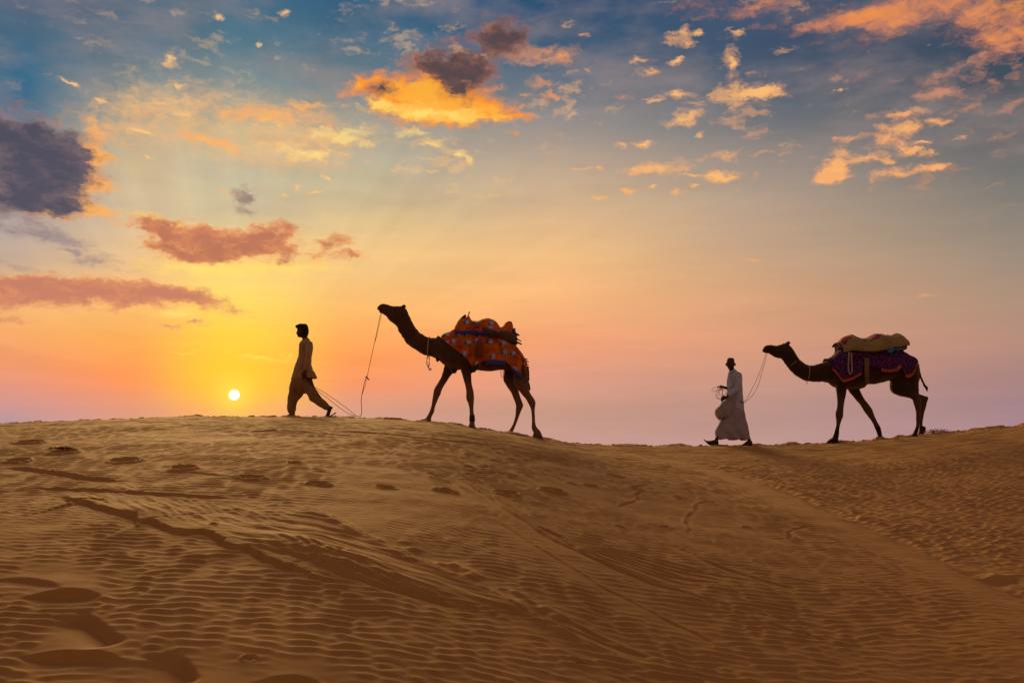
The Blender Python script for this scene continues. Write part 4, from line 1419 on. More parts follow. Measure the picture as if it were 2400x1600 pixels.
# load on camel A
pk = thing('saddle_pack', (VA.bx, VA.by, VA.bz), 'lumpy saddle load under an orange flowered cloth, sticks poking out behind', 'saddle pack')
sh = Shape()
sh.loft(pairs(VA, [(950, 360, 955, 400, .14), (1000, 330, 1000, 420, .24), (1080, 330, 1060, 450, .32), (1160, 330, 1150, 490, .43), (1260, 330, 1260, 505, .46), (1360, 350, 1380, 515, .455), (1450, 360, 1460, 548, .42), (1520, 370, 1530, 552, .33), (1560, 400, 1575, 520, .20)]), n=22)
bm_ = sh.skin('bedding', 0.016, 2)
displace(bm_, lambda c: 0.020 * vnoise(c * np.array([.5, 1, 1.6]), 18, 3) + 0.010 * vnoise(c, 40, 8))
link('bedding', bm_, M['bed'], pk)
shp, qq = profile_drape(VA, [(922, 345), (940, 318), (965, 282), (1000, 258), (1040, 246), (1070, 222), (1085, 250), (1100, 280), (1150, 285), (1200, 276), (1250, 258), (1285, 255), (1330, 278), (1370, 312), (1395, 345), (1415, 352), (1440, 325), (1475, 296), (1500, 290), (1525, 300), (1535, 350)],
                        [(922, 385), (1000, 392), (1100, 388), (1200, 402), (1340, 392), (1400, 402), (1460, 418), (1535, 430)], 922, 1535, [(922, .22), (1000, .34), (1200, .42), (1380, .42), (1480, .34), (1535, .28)], 84, 9, 0.022)
link('cover_cloth', shp.mesh('cover_cloth'), M['floral'], pk)
n_ = qq.shape[0]
for lo_, hi_, dr in ((0, 12, .05), (12, 22, .028), (22, 60, .045), (60, 84, .02)):
    pass
edge_strip(VA, qq, (0, 58), 0, 0.040, M['blue'], pk, 'border', seed=2, thick=0.02)
# wooden saddle peaks and sticks
sh = Shape().loft([(*VA(1030, 210), *VA(1042, 214), .03, 0.0), (*VA(1000, 232), *VA(1040, 250), .10, 0.0), (*VA(965, 270), *VA(1035, 290), .14, 0.0), (*VA(960, 300), *VA(1030, 320), .15, 0.0)], n=12)
link('saddle_peak', sh.mesh('saddle_peak'), M['wood'], pk)
link('saddle_post', Shape().tube([P3(VA, 1062, 232, -.05), P3(VA, 1068, 210, -.05), P3(VA, 1076, 183, -.05)], [.014, .008, .014], n=8).mesh('saddle_post'), M['wood'], pk)
sh = Shape().loft([(*VA(1472, 286), *VA(1520, 288), .08, 0.0), (*VA(1490, 290), *VA(1532, 320), .16, 0.0), (*VA(1500, 360), *VA(1536, 360), .20, 0.0), (*VA(1495, 420), *VA(1530, 420), .2, 0.0)], n=12)
link('saddle_peak', sh.mesh('saddle_peak'), M['wood'], pk)
for (a, b, c, d_, r, y) in [(1500, 395, 1600, 430, .022, -.15), (1490, 405, 1588, 414, .016, -.02), (1480, 430, 1622, 491, .014, -.2), (1490, 470, 1626, 523, .020, -.17), (1470, 480, 1575, 520, .018, -.24), (1480, 420, 1560, 440, .02, .1), (1480, 450, 1590, 470, .016, .16)]:
    (xa, za), (xb, zb) = VA(a, b, y), VA(c, d_, y)
    link('stick', Shape().tube([(xa, y, za), ((xa + xb) / 2, y - .01, (za + zb) / 2 + .004), (xb, y, zb)], [r, r, r * .6], n=8).mesh('stick'), M['wood'], pk)
sh = Shape()
for i, (a, b) in enumerate([(1520, 375), (1548, 380), (1528, 400), (1552, 405), (1520, 425), (1540, 440)]):
    x, z = VA(a, b)
    sh.ball((x, -.2 + .02 * (i % 3), z), (.028, .03, .022), 8)
rf = sh.skin('ruffle', .008, 1)
displace(rf, lambda c: .012 * vnoise(c, 50, 3))
link('ruffle', rf, M['blue'], pk)
strap(VA, torsoA, [(1195, 470), (1192, 540), (1185, 620), (1185, 700), (1188, 785)], 0.075, M['strap_brown'], pk, off=0.055)
strap(VA, torsoA, [(1160, 480), (1150, 560), (1148, 640), (1130, 720), (1115, 765)], 0.030, M['strap_brown'], pk, off=0.052)
strap(VA, torsoA, [(1000, 400), (1040, 470), (1075, 540), (1090, 640), (1092, 700)], 0.020, M['strap_brown'], pk, off=0.045)
strap(VA, torsoA, [(1462, 545), (1466, 610), (1468, 690)], 0.022, M['strap_cream'], pk, off=0.06)
strap(VA, torsoA, [(1225, 520), (1280, 470), (1330, 440), (1390, 510), (1410, 590)], 0.022, M['red'], pk, off=0.075)
link('hanging_strap', ribbon([P3(VA, 1412, 770, -.12), P3(VA, 1405, 830, -.12), P3(VA, 1418, 870, -.12), P3(VA, 1434, 878, -.12), P3(VA, 1432, 830, -.12), P3(VA, 1428, 780, -.12)], .02, .01, (0, 1, 0)).mesh('hanging_strap'), M['strap_brown'], pk)


def neck_cord(v, ring, hang, mat, label, r=0.008):
    """ring: (top zx,zy, bottom zx,zy, half depth); hang: list of strands"""
    rt = thing('neck_cord', (v.bx, v.by, v.bz), label, 'cord')
    x1_, z1_ = v(ring[0], ring[1])
    x2_, z2_ = v(ring[2], ring[3])
    pts = []
    for k in range(25):
        th = 2 * math.pi * k / 24
        pts.append(((x1_ + x2_) / 2 + (x1_ - x2_) / 2 * math.cos(th), ring[4] * math.sin(th), (z1_ + z2_) / 2 + (z1_ - z2_) / 2 * math.cos(th)))
    link('loop', Shape().tube(pts, r, n=6).mesh('loop'), mat, rt)
    for st in hang:
        P = [(*v(a, b),) for a, b in st]
        m = Shape().tube([(x, -0.05, z) for x, z in P], r * 1.05, n=6, sub=3)
        mm = m.mesh('cord_end')
        displace(mm, lambda c: 0.003 * np.sin(c[:, 2] * 260))
        link('cord_end', mm, mat, rt)
    return rt


neck_cord(VA, (654, 444, 640, 650, .155), [[(640, 640), (632, 690), (634, 745), (652, 775)], [(654, 640), (656, 690), (654, 740), (652, 775), (668, 790), (678, 798)], [(660, 780), (650, 800)], [(664, 776), (680, 784)]], M['rope_light'], 'pale twisted cord around the neck of the orange blanketed camel, its end dangling', .0075)

# camel B: blue blanket with red fringe, khaki quilt and bags
rb = thing('saddle_blanket', (VB.bx, VB.by, VB.bz), 'deep blue blanket with red dots and orange red fringe on the dark camel', 'blanket')
lowB = [(925, 412), (960, 470), (1000, 512), (1030, 560), (1060, 605), (1100, 672), (1150, 658), (1200, 643), (1250, 615), (1300, 585), (1340, 530), (1400, 505), (1450, 522), (1540, 540), (1650, 552), (1740, 535), (1785, 500), (1830, 590), (1862, 615), (1905, 603), (1945, 575), (1978, 520), (1992, 470)]
topB = [(925, 414), (955, 397), (990, 368), (1040, 314), (1100, 300), (1300, 290), (1500, 290), (1700, 300), (1790, 318), (1850, 350), (1900, 382), (1960, 415), (1985, 436), (1992, 450)]
xs, top, low, dep, zc, (shp, qB) = blanket(VB, torsoB, topB, lowB, 925, 1992, 0.022, 84, 14)
link('cloth', shp.mesh('blanket_cloth'), M['dotted'], rb)
fxb = lambda zx: int(np.searchsorted(xs, VB(zx, 500, -0.36)[0]))
edge_strip(VB, qB, (0, fxb(1310)), 0, 0.045, M['red_fringe'], rb, 'fringe')
edge_strip(VB, qB, (fxb(1530), fxb(1790)), 0, 0.045, M['red_fringe'], rb, 'fringe', seed=5)
edge_strip(VB, qB, (fxb(1825), len(xs)), 0, 0.050, M['red_fringe'], rb, 'fringe', seed=7)

pb = thing('saddle_pack', (VB.bx, VB.by, VB.bz), 'saddle load under a khaki quilt over red cloth on the rear camel', 'saddle pack')
sh = Shape()
sh.loft(pairs(VB, [(1030, 250, 1040, 300, .16), (1090, 230, 1100, 340, .28), (1200, 220, 1200, 380, .38), (1330, 240, 1330, 420, .42), (1450, 230, 1450, 400, .42), (1600, 220, 1600, 360, .40), (1720, 210, 1720, 340, .36), (1800, 210, 1800, 320, .28), (1840, 230, 1835, 300, .18)]), n=22)
bm_ = sh.skin('bedding', 0.016, 2)
displace(bm_, lambda c: 0.018 * vnoise(c * np.array([.5, 1, 1.6]), 18, 5) + 0.008 * vnoise(c, 40, 9))
link('bedding', bm_, M['bed'], pb)
shp, _ = profile_drape(VB, [(1048, 223), (1065, 198), (1105, 156), (1150, 138), (1200, 121), (1235, 140), (1290, 178), (1330, 182), (1370, 174), (1420, 143), (1470, 120), (1500, 115), (1560, 133), (1620, 153), (1650, 158), (1700, 126), (1745, 105), (1780, 111), (1822, 138), (1815, 173)],
                       [(1048, 250), (1100, 235), (1300, 230), (1500, 220), (1700, 230), (1815, 250)], 1048, 1818, [(1048, .20), (1150, .32), (1300, .38), (1600, .38), (1750, .30), (1818, .2)], 84, 21, 0.014, y0=0.03)
link('red_cloth', shp.mesh('red_cloth'), M['red'], pb)
shp, qk = profile_drape(VB, [(1086, 226), (1110, 166), (1165, 144), (1210, 138), (1300, 174), (1370, 168), (1430, 152), (1500, 136), (1540, 122), (1600, 138), (1655, 144), (1700, 126), (1740, 116), (1800, 154), (1845, 181), (1872, 221)],
                        [(1086, 285), (1104, 340), (1160, 322), (1200, 308), (1300, 322), (1400, 328), (1500, 322), (1580, 305), (1640, 288), (1700, 270), (1760, 275), (1820, 255), (1872, 250)], 1086, 1872, [(1086, .30), (1200, .43), (1500, .455), (1700, .42), (1800, .34), (1872, .22)], 96, 25, 0.026, y0=-0.01)
link('khaki_quilt', shp.mesh('khaki_quilt'), M['quilt'], pb)
# hem roll
link('hem', Shape().tube([tuple(p) for p in qk[2:-2:3, 0, :] + np.array([0, -.006, .004])], .011, n=6, sub=2).mesh('hem'), M['quilt'], pb)
sh = Shape().loft([(*VB(1488, 112, -0.1), *VB(1492, 140, -0.1), .05, -0.1), (*VB(1515, 112, -0.12), *VB(1515, 146, -0.12), .10, -0.12), (*VB(1540, 130, -0.12), *VB(1540, 148, -0.12), .04, -0.12)], n=12)
link('green_patch', sh.mesh('green_patch'), M['green'], pb)
sh = Shape().ball(P3(VB, 1665, 298, -.40), (.085, .07, .075), 14).ball(P3(VB, 1682, 322, -.41), (.035, .04, .045), 10).ball(P3(VB, 1620, 288, -.40), (.05, .05, .04), 10)
bm_ = sh.skin('blue_bag', .010, 2)
displace(bm_, lambda c: .012 * vnoise(c, 22, 3))
link('blue_bag', bm_, M['bluebag'], pb)
sh = Shape().loft([(*VB(1700, 275, -.3), *VB(1700, 320, -.3), .10, -.3), (*VB(1770, 270, -.25), *VB(1765, 318, -.25), .10, -.25), (*VB(1840, 285, -.2), *VB(1838, 290, -.2), .04, -.2)], n=12)
link('blue_flap', sh.mesh('blue_flap'), M['bluebag'], pb)
for (a, b, c, d_, r, y) in [(1800, 200, 1850, 205, .02, -.06), (1810, 225, 1878, 248, .018, -.1), (1800, 215, 1872, 238, .016, .05), (1050, 262, 1024, 268, .018, -.1), (1060, 285, 1035, 292, .016, -.12)]:
    (xa, za), (xb, zb) = VB(a, b, y), VB(c, d_, y)
    link('stick', Shape().tube([(xa, y, za), (xb, y, zb)], [r, r * .7], n=8).mesh('stick'), M['wood'], pb)
strap(VB, torsoB, [(1178, 330), (1172, 400), (1168, 480), (1170, 560), (1190, 600)], 0.028, M['strap_cream'], pb, off=0.075, ys=[-.44, -.45, -.455, -.45, -.45])
strap(VB, torsoB, [(1206, 335), (1206, 420), (1210, 500), (1212, 560), (1194, 600)], 0.028, M['strap_cream'], pb, off=0.075, ys=[-.45, -.46, -.465, -.46, -.455])
strap(VB, torsoB, [(1388, 400), (1390, 480), (1388, 560), (1392, 640), (1396, 712)], 0.085, M['strap_olive'], pb, off=0.055, ys=[-.455, -.465, -.465, -.42, -.26])
strap(VB, torsoB, [(1738, 335), (1760, 370), (1776, 420), (1778, 480), (1760, 525)], 0.022, M['strap_cream'], pb, off=0.06)
sh = Shape()
for i in range(7):
    a, b = 1240 + i * 24, 345 + (i % 3) * 12
    x, z = VB(a, b, -.44)
    sh.ball((x, -.44, z), (.022, .02, .014), 8)
link('tassels', sh.mesh('tassels'), M['red'], pb)
neck_cord(VB, (684, 490, 672, 672, .15), [[(676, 665), (666, 690), (659, 718)]], M['rope_light'], 'thin pale cord around the lower neck of the rear camel', .006)
neck_cord(VB, (545, 430, 455, 505, .12), [[(486, 480), (480, 486)]], M['rope_light'], 'beaded collar high on the throat of the rear camel', .004)


# ================================================================ people
def hand_shape(sh, wrist, palm_dir, palm_len, spread, curl, thumb_side, fingers_len=0.075):
    """palm and five separate bent fingers, wrist and directions as 3-D vectors"""
    w = Vector(wrist)
    d = Vector(palm_dir).normalized()
    s = Vector(spread).normalized()
    nrm_ = d.cross(s).normalized()
    c = Vector(curl).normalized()
    sh.tube([w - d * .02, w + d * palm_len * .3, w + d * palm_len * .7, w + d * palm_len], [.020, .026, .028, .024], n=10)
    sh.tube([w + s * .016 + d * .02, w + s * .022 + d * palm_len], .016, n=8)
    sh.tube([w - s * .016 + d * .02, w - s * .022 + d * palm_len], .016, n=8)
    for i, L in enumerate((0.9, 1.05, 1.0, 0.78)):
        b = w + d * palm_len * .85 + s * (-.030 + .020 * i)
        L *= fingers_len
        p1 = b + d * L * .45
        p2 = p1 + (d * .55 + c * .8).normalized() * L * .32
        p3 = p2 + (d * .1 + c).normalized() * L * .25
        sh.tube([b, p1, p2, p3], [.0095, .009, .0085, .007], n=7)
    b = w + d * palm_len * .25 + s * thumb_side * .022
    p1 = b + (s * thumb_side + d * .5).normalized() * .035
    p2 = p1 + (d + c * .5 + s * thumb_side * .2).normalized() * .032
    sh.tube([b, p1, p2], [.013, .0105, .008], n=7)


def fold_disp(me_, seed, amp, vert=True):
    displace(me_, lambda c: amp * (0.8 * vnoise(c * (np.array([1, 1, .35]) if vert else np.array([.5, 1, 1])), 16, seed) + 0.5 * vnoise(c, 9, seed + 1) + .25 * vnoise(c, 40, seed + 2)))


# ---------------------------------------------------------------- boy
VC = View(620, 730, 5.806, 18.0, (700, 976))
boy = thing('person', (VC.bx, VC.by, VC.bz), 'boy in beige tunic and baggy trousers striding left with ropes trailing behind', 'person')
sh = Shape()
# head (profile), ear to ear depth 0.15
sh.loft(pairs(VC, [(475, 186, 560, 190, .030), (455, 200, 578, 206, .055), (446, 222, 588, 228, .070), (443, 245, 592, 250, .076), (443, 268, 592, 275, .076), (446, 288, 585, 298, .072), (450, 308, 577, 318, .065), (454, 328, 566, 336, .056), (466, 346, 556, 350, .040), (480, 352, 545, 354, .02)]), n=20)
sh.loft(pairs(VC, [(505, 330, 582, 320, .052), (512, 360, 584, 350, .050), (512, 385, 590, 375, .054), (500, 410, 600, 400, .07)]), n=16)
for st, r in (([(447, 268), (437, 288), (434, 294), (446, 298)], [.006, .010, .012, .008]), ([(452, 308), (445, 311), (452, 316)], [.01, .010, .01]), ([(455, 318), (449, 322), (456, 328)], [.01, .010, .01]), ([(462, 345), (459, 340), (466, 334)], [.012, .013, .01])):
    sh.tube([(VC(a, b)[0], 0, VC(a, b)[1]) for a, b in st], r, n=8)
for sgn in (-1, 1):
    x, z = VC(530, 285)
    sh.ball((x, sgn * .079, z), (.018, .010, .030), 10)
# trunk, pelvis
sh.loft(pairs(VC, [(505, 400, 600, 395, .08), (490, 440, 640, 430, .17), (490, 520, 640, 520, .16), (470, 620, 625, 620, .13), (455, 720, 620, 720, .13), (440, 820, 620, 820, .15), (440, 900, 620, 900, .15)]), n=18)
# arms
sh.tube([P3(VC, 595, 430, -.17), P3(VC, 592, 560, -.205), P3(VC, 582, 640, -.215), P3(VC, 562, 740, -.22), P3(VC, 550, 815, -.215)], [.048, .042, .036, .032, .025], n=10)
hand_shape(sh, P3(VC, 549, 818, -.215), (-.05, 0, -1), .075, (1, 0, .0), (0.3, .9, -.2), -1, .075)
sh.tube([P3(VC, 570, 430, .16), P3(VC, 560, 560, .20), P3(VC, 560, 650, .20), P3(VC, 600, 740, .19), P3(VC, 630, 820, .17)], [.048, .042, .036, .032, .025], n=10)
hand_shape(sh, P3(VC, 632, 825, .17), (.1, 0, -1), .075, (1, 0, .0), (-0.3, -.6, -.2), 1, .07)
# legs
sh.loft([(*VC(420, 880, .07), *VC(560, 890, .07), .08, .07), (*VC(385, 1000, .08), *VC(500, 1010, .08), .07, .08), (*VC(355, 1130, .08), *VC(430, 1140, .08), .052, .08), (*VC(345, 1260, .08), *VC(405, 1270, .08), .045, .08), (*VC(350, 1350, .08), *VC(395, 1355, .08), .034, .08), (*VC(350, 1400, .08), *VC(405, 1400, .08), .035, .08)], n=14)
sh.loft([(*VC(300, 1408, .08), *VC(304, 1418, .08), .02, .08), (*VC(325, 1396, .08), *VC(325, 1420, .08), .04, .08), (*VC(360, 1380, .08), *VC(360, 1420, .08), .042, .08), (*VC(410, 1385, .08), *VC(410, 1420, .08), .034, .08)], n=12)
sh.loft([(*VC(500, 890, -.08), *VC(640, 880, -.08), .08, -.08), (*VC(560, 1020, -.08), *VC(670, 990, -.08), .07, -.08), (*VC(640, 1140, -.08), *VC(720, 1090, -.08), .054, -.08), (*VC(750, 1250, -.08), *VC(800, 1195, -.08), .046, -.08), (*VC(835, 1320, -.08), *VC(878, 1268, -.08), .036, -.08), (*VC(862, 1335, -.08), *VC(925, 1308, -.08), .034, -.08)], n=14)
sh.loft([(*VC(866, 1300, -.08), *VC(926, 1300, -.08), .034, -.08), (*VC(852, 1350, -.08), *VC(905, 1355, -.08), .040, -.08), (*VC(838, 1395, -.08), *VC(890, 1400, -.08), .044, -.08), (*VC(822, 1422, -.08), *VC(880, 1430, -.08), .040, -.08)], n=12)
sh.ball(P3(VC, 910, 1306, -.08), (.026, .03, .026), 10)
body = sh.skin('boy_body', .0062, 3, .4)
link('body', body, M['skin'], boy)
for sgn in (-1, 1):
    x, z = VC(457, 274)
    link('eye', Shape().ball((x, sgn * .034, z), (.009, .010, .006), 8).mesh('eye'), M['eye'], boy)
# hair
sh = Shape()
sh.loft(pairs(VC, [(470, 168, 560, 168, .035), (432, 190, 580, 180, .070), (428, 210, 592, 205, .082), (452, 232, 597, 230, .086), (500, 255, 599, 260, .086), (520, 280, 597, 290, .082), (535, 305, 590, 315, .074), (548, 328, 584, 338, .058)]), n=20)
sh.ball(P3(VC, 446, 204, -.01), (.034, .055, .030), 12)
hair = sh.skin('hair', .0065, 2)
displace(hair, lambda c: .006 * vnoise(c, 60, 2) + .004 * vnoise(c, 110, 5))
link('hair', hair, M['dark_hair'], boy)
# tunic
sh = Shape()
sh.loft(pairs(VC, [(512, 382, 596, 356, .064), (500, 405, 620, 388, .10), (484, 440, 648, 425, .185), (480, 490, 654, 480, .19), (466, 560, 650, 560, .185), (450, 640, 642, 640, .18), (432, 720, 634, 720, .18), (405, 785, 640, 775, .19), (385, 830, 662, 820, .20), (370, 880, 690, 865, .20), (358, 925, 700, 905, .19)]), n=24)
sh.tube([P3(VC, 600, 425, -.17), P3(VC, 598, 500, -.20), P3(VC, 592, 600, -.215), P3(VC, 575, 700, -.222), P3(VC, 556, 800, -.218)], [.062, .064, .060, .056, .046], n=14, sub=2)
sh.tube([P3(VC, 575, 425, .165), P3(VC, 560, 560, .20), P3(VC, 565, 650, .205), P3(VC, 600, 740, .195), P3(VC, 622, 800, .175)], [.062, .058, .054, .050, .042], n=14, sub=2)
sh.loft([(*VC(490, 412, -.01), *VC(505, 420, -.01), .02, -.01), (*VC(480, 440, -.01), *VC(505, 440, -.01), .02, -.01), (*VC(480, 465, -.01), *VC(500, 462, -.01), .015, -.01)], n=8)
sh.loft([(*VC(625, 780, 0), *VC(640, 900, 0), .15, 0), (*VC(670, 815, 0), *VC(668, 915, 0), .12, 0), (*VC(700, 865, 0), *VC(695, 912, 0), .08, 0), (*VC(714, 900, 0), *VC(712, 908, 0), .02, 0)], n=12)
ku = sh.skin('tunic', .0075, 2)
fold_disp(ku, 3, .016)
link('tunic', ku, M['kurta'], boy)
# trousers
sh = Shape()
sh.loft([(*VC(400, 800, 0), *VC(640, 800, 0), .15, 0), (*VC(375, 900, 0), *VC(640, 900, 0), .185, 0), (*VC(350, 990, 0), *VC(640, 985, 0), .18, 0), (*VC(360, 1060, 0), *VC(620, 1050, 0), .15, 0), (*VC(440, 1110, 0), *VC(580, 1110, 0), .10, 0)], n=20)
sh.loft([(*VC(352, 960, .05), *VC(560, 990, .05), .12, .05), (*VC(330, 1060, .07), *VC(545, 1080, .07), .115, .07), (*VC(317, 1150, .08), *VC(512, 1160, .08), .105, .08), (*VC(311, 1230, .08), *VC(455, 1228, .08), .095, .08), (*VC(309, 1310, .08), *VC(424, 1310, .08), .080, .08), (*VC(322, 1365, .08), *VC(418, 1368, .08), .065, .08), (*VC(345, 1398, .08), *VC(417, 1412, .08), .05, .08)], n=18)
sh.loft([(*VC(500, 1000, -.06), *VC(630, 960, -.06), .12, -.06), (*VC(545, 1095, -.08), *VC(676, 1022, -.08), .11, -.08), (*VC(602, 1180, -.08), *VC(725, 1095, -.08), .095, -.08), (*VC(680, 1250, -.08), *VC(765, 1165, -.08), .082, -.08), (*VC(765, 1308, -.08), *VC(825, 1225, -.08), .070, -.08), (*VC(825, 1345, -.08), *VC(880, 1272, -.08), .056, -.08), (*VC(842, 1352, -.08), *VC(900, 1288, -.08), .046, -.08)], n=18)
tr = sh.skin('trousers', .0075, 3)
fold_disp(tr, 8, .018)
link('trousers', tr, M['shalwar'], boy)
for nm, y, P in (('sandal', -.08, [(825, 1428), (860, 1432), (888, 1426), (925, 1404), (972, 1374)]), ('sandal', .08, [(296, 1420), (340, 1423), (400, 1424)])):
    link(nm, ribbon([P3(VC, a, b, y) for a, b in P], .085, .012, (0, 1, 0)).mesh('sandal'), M['leather'], boy, smooth=False)

# ---------------------------------------------------------------- man
VD = View(1620, 800, 6.03, 19.2, (1712, 1043))
man = thing('person', (VD.bx, VD.by, VD.bz), 'thin man in grey-white shirt and long wrap carrying coiled rope before the dark camel', 'person')
sh = Shape()
sh.loft([(*VD(525, 235, 0), *VD(585, 234, 0), .035, 0), (*VD(506, 252, 0), *VD(603, 250, 0), .065, 0), (*VD(499, 280, 0), *VD(610, 277, 0), .083, 0), (*VD(499, 308, 0), *VD(611, 306, 0), .090, 0), (*VD(503, 335, -.004), *VD(608, 335, -.004), .088, -.004), (*VD(511, 360, -.008), *VD(604, 360, -.008), .078, -.008), (*VD(524, 384, -.014), *VD(595, 384, -.014), .062, -.014), (*VD(538, 400, -.02), *VD(580, 402, -.02), .04, -.02)], n=20)
sh.loft([(*VD(530, 370, .015), *VD(606, 368, .015), .055, .015), (*VD(534, 410, .018), *VD(608, 400, .018), .055, .018), (*VD(525, 450, .018), *VD(615, 420, .018), .07, .018)], n=14)
for a, b in ((494, 326), (621, 324)):
    x, z = VD(a, b)
    sh.ball((x, .0, z), (.014, .014, .032), 10)
# face turned to the viewer and left: brow, nose, lips, chin on the near side
x, z = VD(540, 340)
sh.tube([(x + .004, -.086, z + .028), (x - .002, -.104, z + .002), (x - .002, -.098, z - .010)], [.007, .013, .012], n=8)
x, z = VD(543, 368)
sh.ball((x, -.083, z), (.024, .012, .006), 8)
sh.ball((x, -.080, z - .014), (.020, .012, .006), 8)
sh.ball(P3(VD, 548, 392, -.06), (.024, .024, .016), 10)
for a in (520, 566):
    x, z = VD(a, 318)
    sh.ball((x, -.078, z), (.020, .014, .005), 8)
# trunk
sh.loft(pairs(VD, [(540, 420, 600, 415, .07), (520, 470, 700, 450, .13), (510, 560, 710, 550, .13), (510, 680, 710, 680, .12), (505, 800, 715, 800, .13), (500, 900, 720, 900, .13)]), n=18)
# near arm bends forward: elbow then forearm to the left
E_ = P3(VD, 660, 655, -.21)
sh.tube([P3(VD, 672, 480, -.15), P3(VD, 670, 570, -.19), E_, P3(VD, 590, 715, -.25), P3(VD, 515, 775, -.27), P3(VD, 490, 790, -.27)], [.045, .040, .038, .032, .025, .024], n=12)
hand_shape(sh, P3(VD, 492, 788, -.27), (-.85, -.1, -.35), .060, (.25, 0, -.9), (.1, -.2, -1), -1, .085)
# far arm, hand held out with the rope
sh.tube([P3(VD, 564, 480, .12), P3(VD, 558, 580, .13), P3(VD, 546, 655, .06), P3(VD, 480, 655, -.02), P3(VD, 440, 640, -.06)], [.045, .040, .036, .028, .024], n=12)
hand_shape(sh, P3(VD, 440, 640, -.06), (-1, -.1, .12), .055, (0, 1, .15), (-.2, 0, -1), -1, .075)
sh.tube([P3(VD, 425, 650, -.075), P3(VD, 425, 672, -.07), P3(VD, 436, 685, -.06)], [.016, .011, .008], n=8)
# legs
sh.loft([(*VD(500, 880, -.06), *VD(620, 900, -.06), .08, -.06), (*VD(490, 1080, -.05), *VD(570, 1090, -.05), .055, -.05), (*VD(400, 1260, -.06), *VD(450, 1280, -.06), .044, -.06), (*VD(338, 1360, -.06), *VD(388, 1378, -.06), .036, -.06), (*VD(330, 1400, -.06), *VD(386, 1410, -.06), .040, -.06)], n=14)
sh.loft([(*VD(184, 1388, -.06), *VD(192, 1396, -.06), .016, -.06), (*VD(205, 1398, -.06), *VD(212, 1420, -.06), .034, -.06), (*VD(255, 1402, -.06), *VD(255, 1448, -.06), .044, -.06), (*VD(310, 1392, -.06), *VD(310, 1462, -.06), .044, -.06), (*VD(360, 1385, -.06), *VD(362, 1462, -.06), .036, -.06), (*VD(386, 1410, -.06), *VD(384, 1452, -.06), .025, -.06)], n=12)
sh.loft([(*VD(620, 880, .06), *VD(720, 890, .06), .08, .06), (*VD(670, 1080, .06), *VD(745, 1080, .06), .06, .06), (*VD(750, 1260, .06), *VD(805, 1250, .06), .048, .06), (*VD(790, 1370, .06), *VD(838, 1368, .06), .036, .06), (*VD(795, 1420, .06), *VD(862, 1415, .06), .036, .06)], n=14)
sh.loft([(*VD(700, 1462, .06), *VD(702, 1474, .06), .03, .06), (*VD(740, 1438, .06), *VD(740, 1476, .06), .044, .06), (*VD(790, 1400, .06), *VD(792, 1476, .06), .044, .06), (*VD(840, 1400, .06), *VD(842, 1466, .06), .036, .06), (*VD(866, 1425, .06), *VD(866, 1446, .06), .02, .06)], n=12)
body = sh.skin('man_body', .0062, 3, .35)
link('body', body, M['skin'], man)
for a in (524, 562):
    x, z = VD(a, 327)
    link('eye', Shape().ball((x, -.080, z), (.011, .009, .006), 8).mesh('eye'), M['eye'], man)
# cropped hair
sh = Shape().loft([(*VD(525, 231, .012), *VD(586, 231, .012), .030, .012), (*VD(506, 248, .014), *VD(603, 246, .014), .064, .014), (*VD(499, 270, .018), *VD(610, 268, .018), .078, .018), (*VD(500, 288, .036), *VD(610, 288, .036), .066, .036), (*VD(506, 310, .046), *VD(606, 310, .046), .052, .046)], n=20)
hair = sh.skin('hair', .0065, 2)
link('hair', hair, M['dark_hair'], man)
# shirt with long front flap
sh = Shape()
sh.loft(pairs(VD, [(535, 425, 612, 392, .066), (524, 460, 655, 418, .11), (514, 500, 706, 455, .17), (506, 560, 722, 530, .17), (502, 640, 726, 640, .165), (500, 720, 727, 720, .165), (505, 800, 730, 800, .17), (500, 850, 742, 850, .17), (505, 900, 738, 905, .17), (540, 960, 745, 970, .16), (600, 1010, 752, 1040, .10)]), n=24)
sh.tube([P3(VD, 668, 478, -.13), P3(VD, 672, 570, -.19), E_, P3(VD, 600, 708, -.25), P3(VD, 520, 760, -.268)], [.070, .066, .064, .056, .048], n=14, sub=2)
sh.tube([P3(VD, 566, 480, .12), P3(VD, 558, 580, .13), P3(VD, 552, 650, .06), P3(VD, 515, 652, .0)], [.066, .056, .050, .034], n=14, sub=2)
st_ = sh.skin('shirt', .0078, 2)
fold_disp(st_, 23, .016)
link('shirt', st_, M['shirt'], man)
# the long front tail of the shirt, blown forward
sh = Shape()
sh.loft([(*VD(500, 760, -.09), *VD(650, 800, -.09), .08, -.09), (*VD(462, 835, -.10), *VD(634, 840, -.10), .10, -.10), (*VD(412, 885, -.11), *VD(612, 890, -.11), .10, -.11), (*VD(368, 930, -.12), *VD(592, 940, -.12), .095, -.12), (*VD(345, 990, -.12), *VD(572, 990, -.12), .09, -.12), (*VD(346, 1045, -.12), *VD(545, 1045, -.12), .08, -.12), (*VD(376, 1085, -.12), *VD(520, 1072, -.12), .06, -.12), (*VD(398, 1098, -.12), *VD(505, 1080, -.12), .03, -.12)], n=20, power=3.2)
fl = sh.skin('shirt_tail', .0078, 1)
displace(fl, lambda c: .022 * np.sin(c[:, 0] * 30 + c[:, 2] * 16 + 2 * vnoise(c, 6, 1)) * np.clip(1.25 - c[:, 2], .2, 1) + .006 * vnoise(c, 24, 5))
link('shirt_tail', fl, M['tail_cloth'], man)
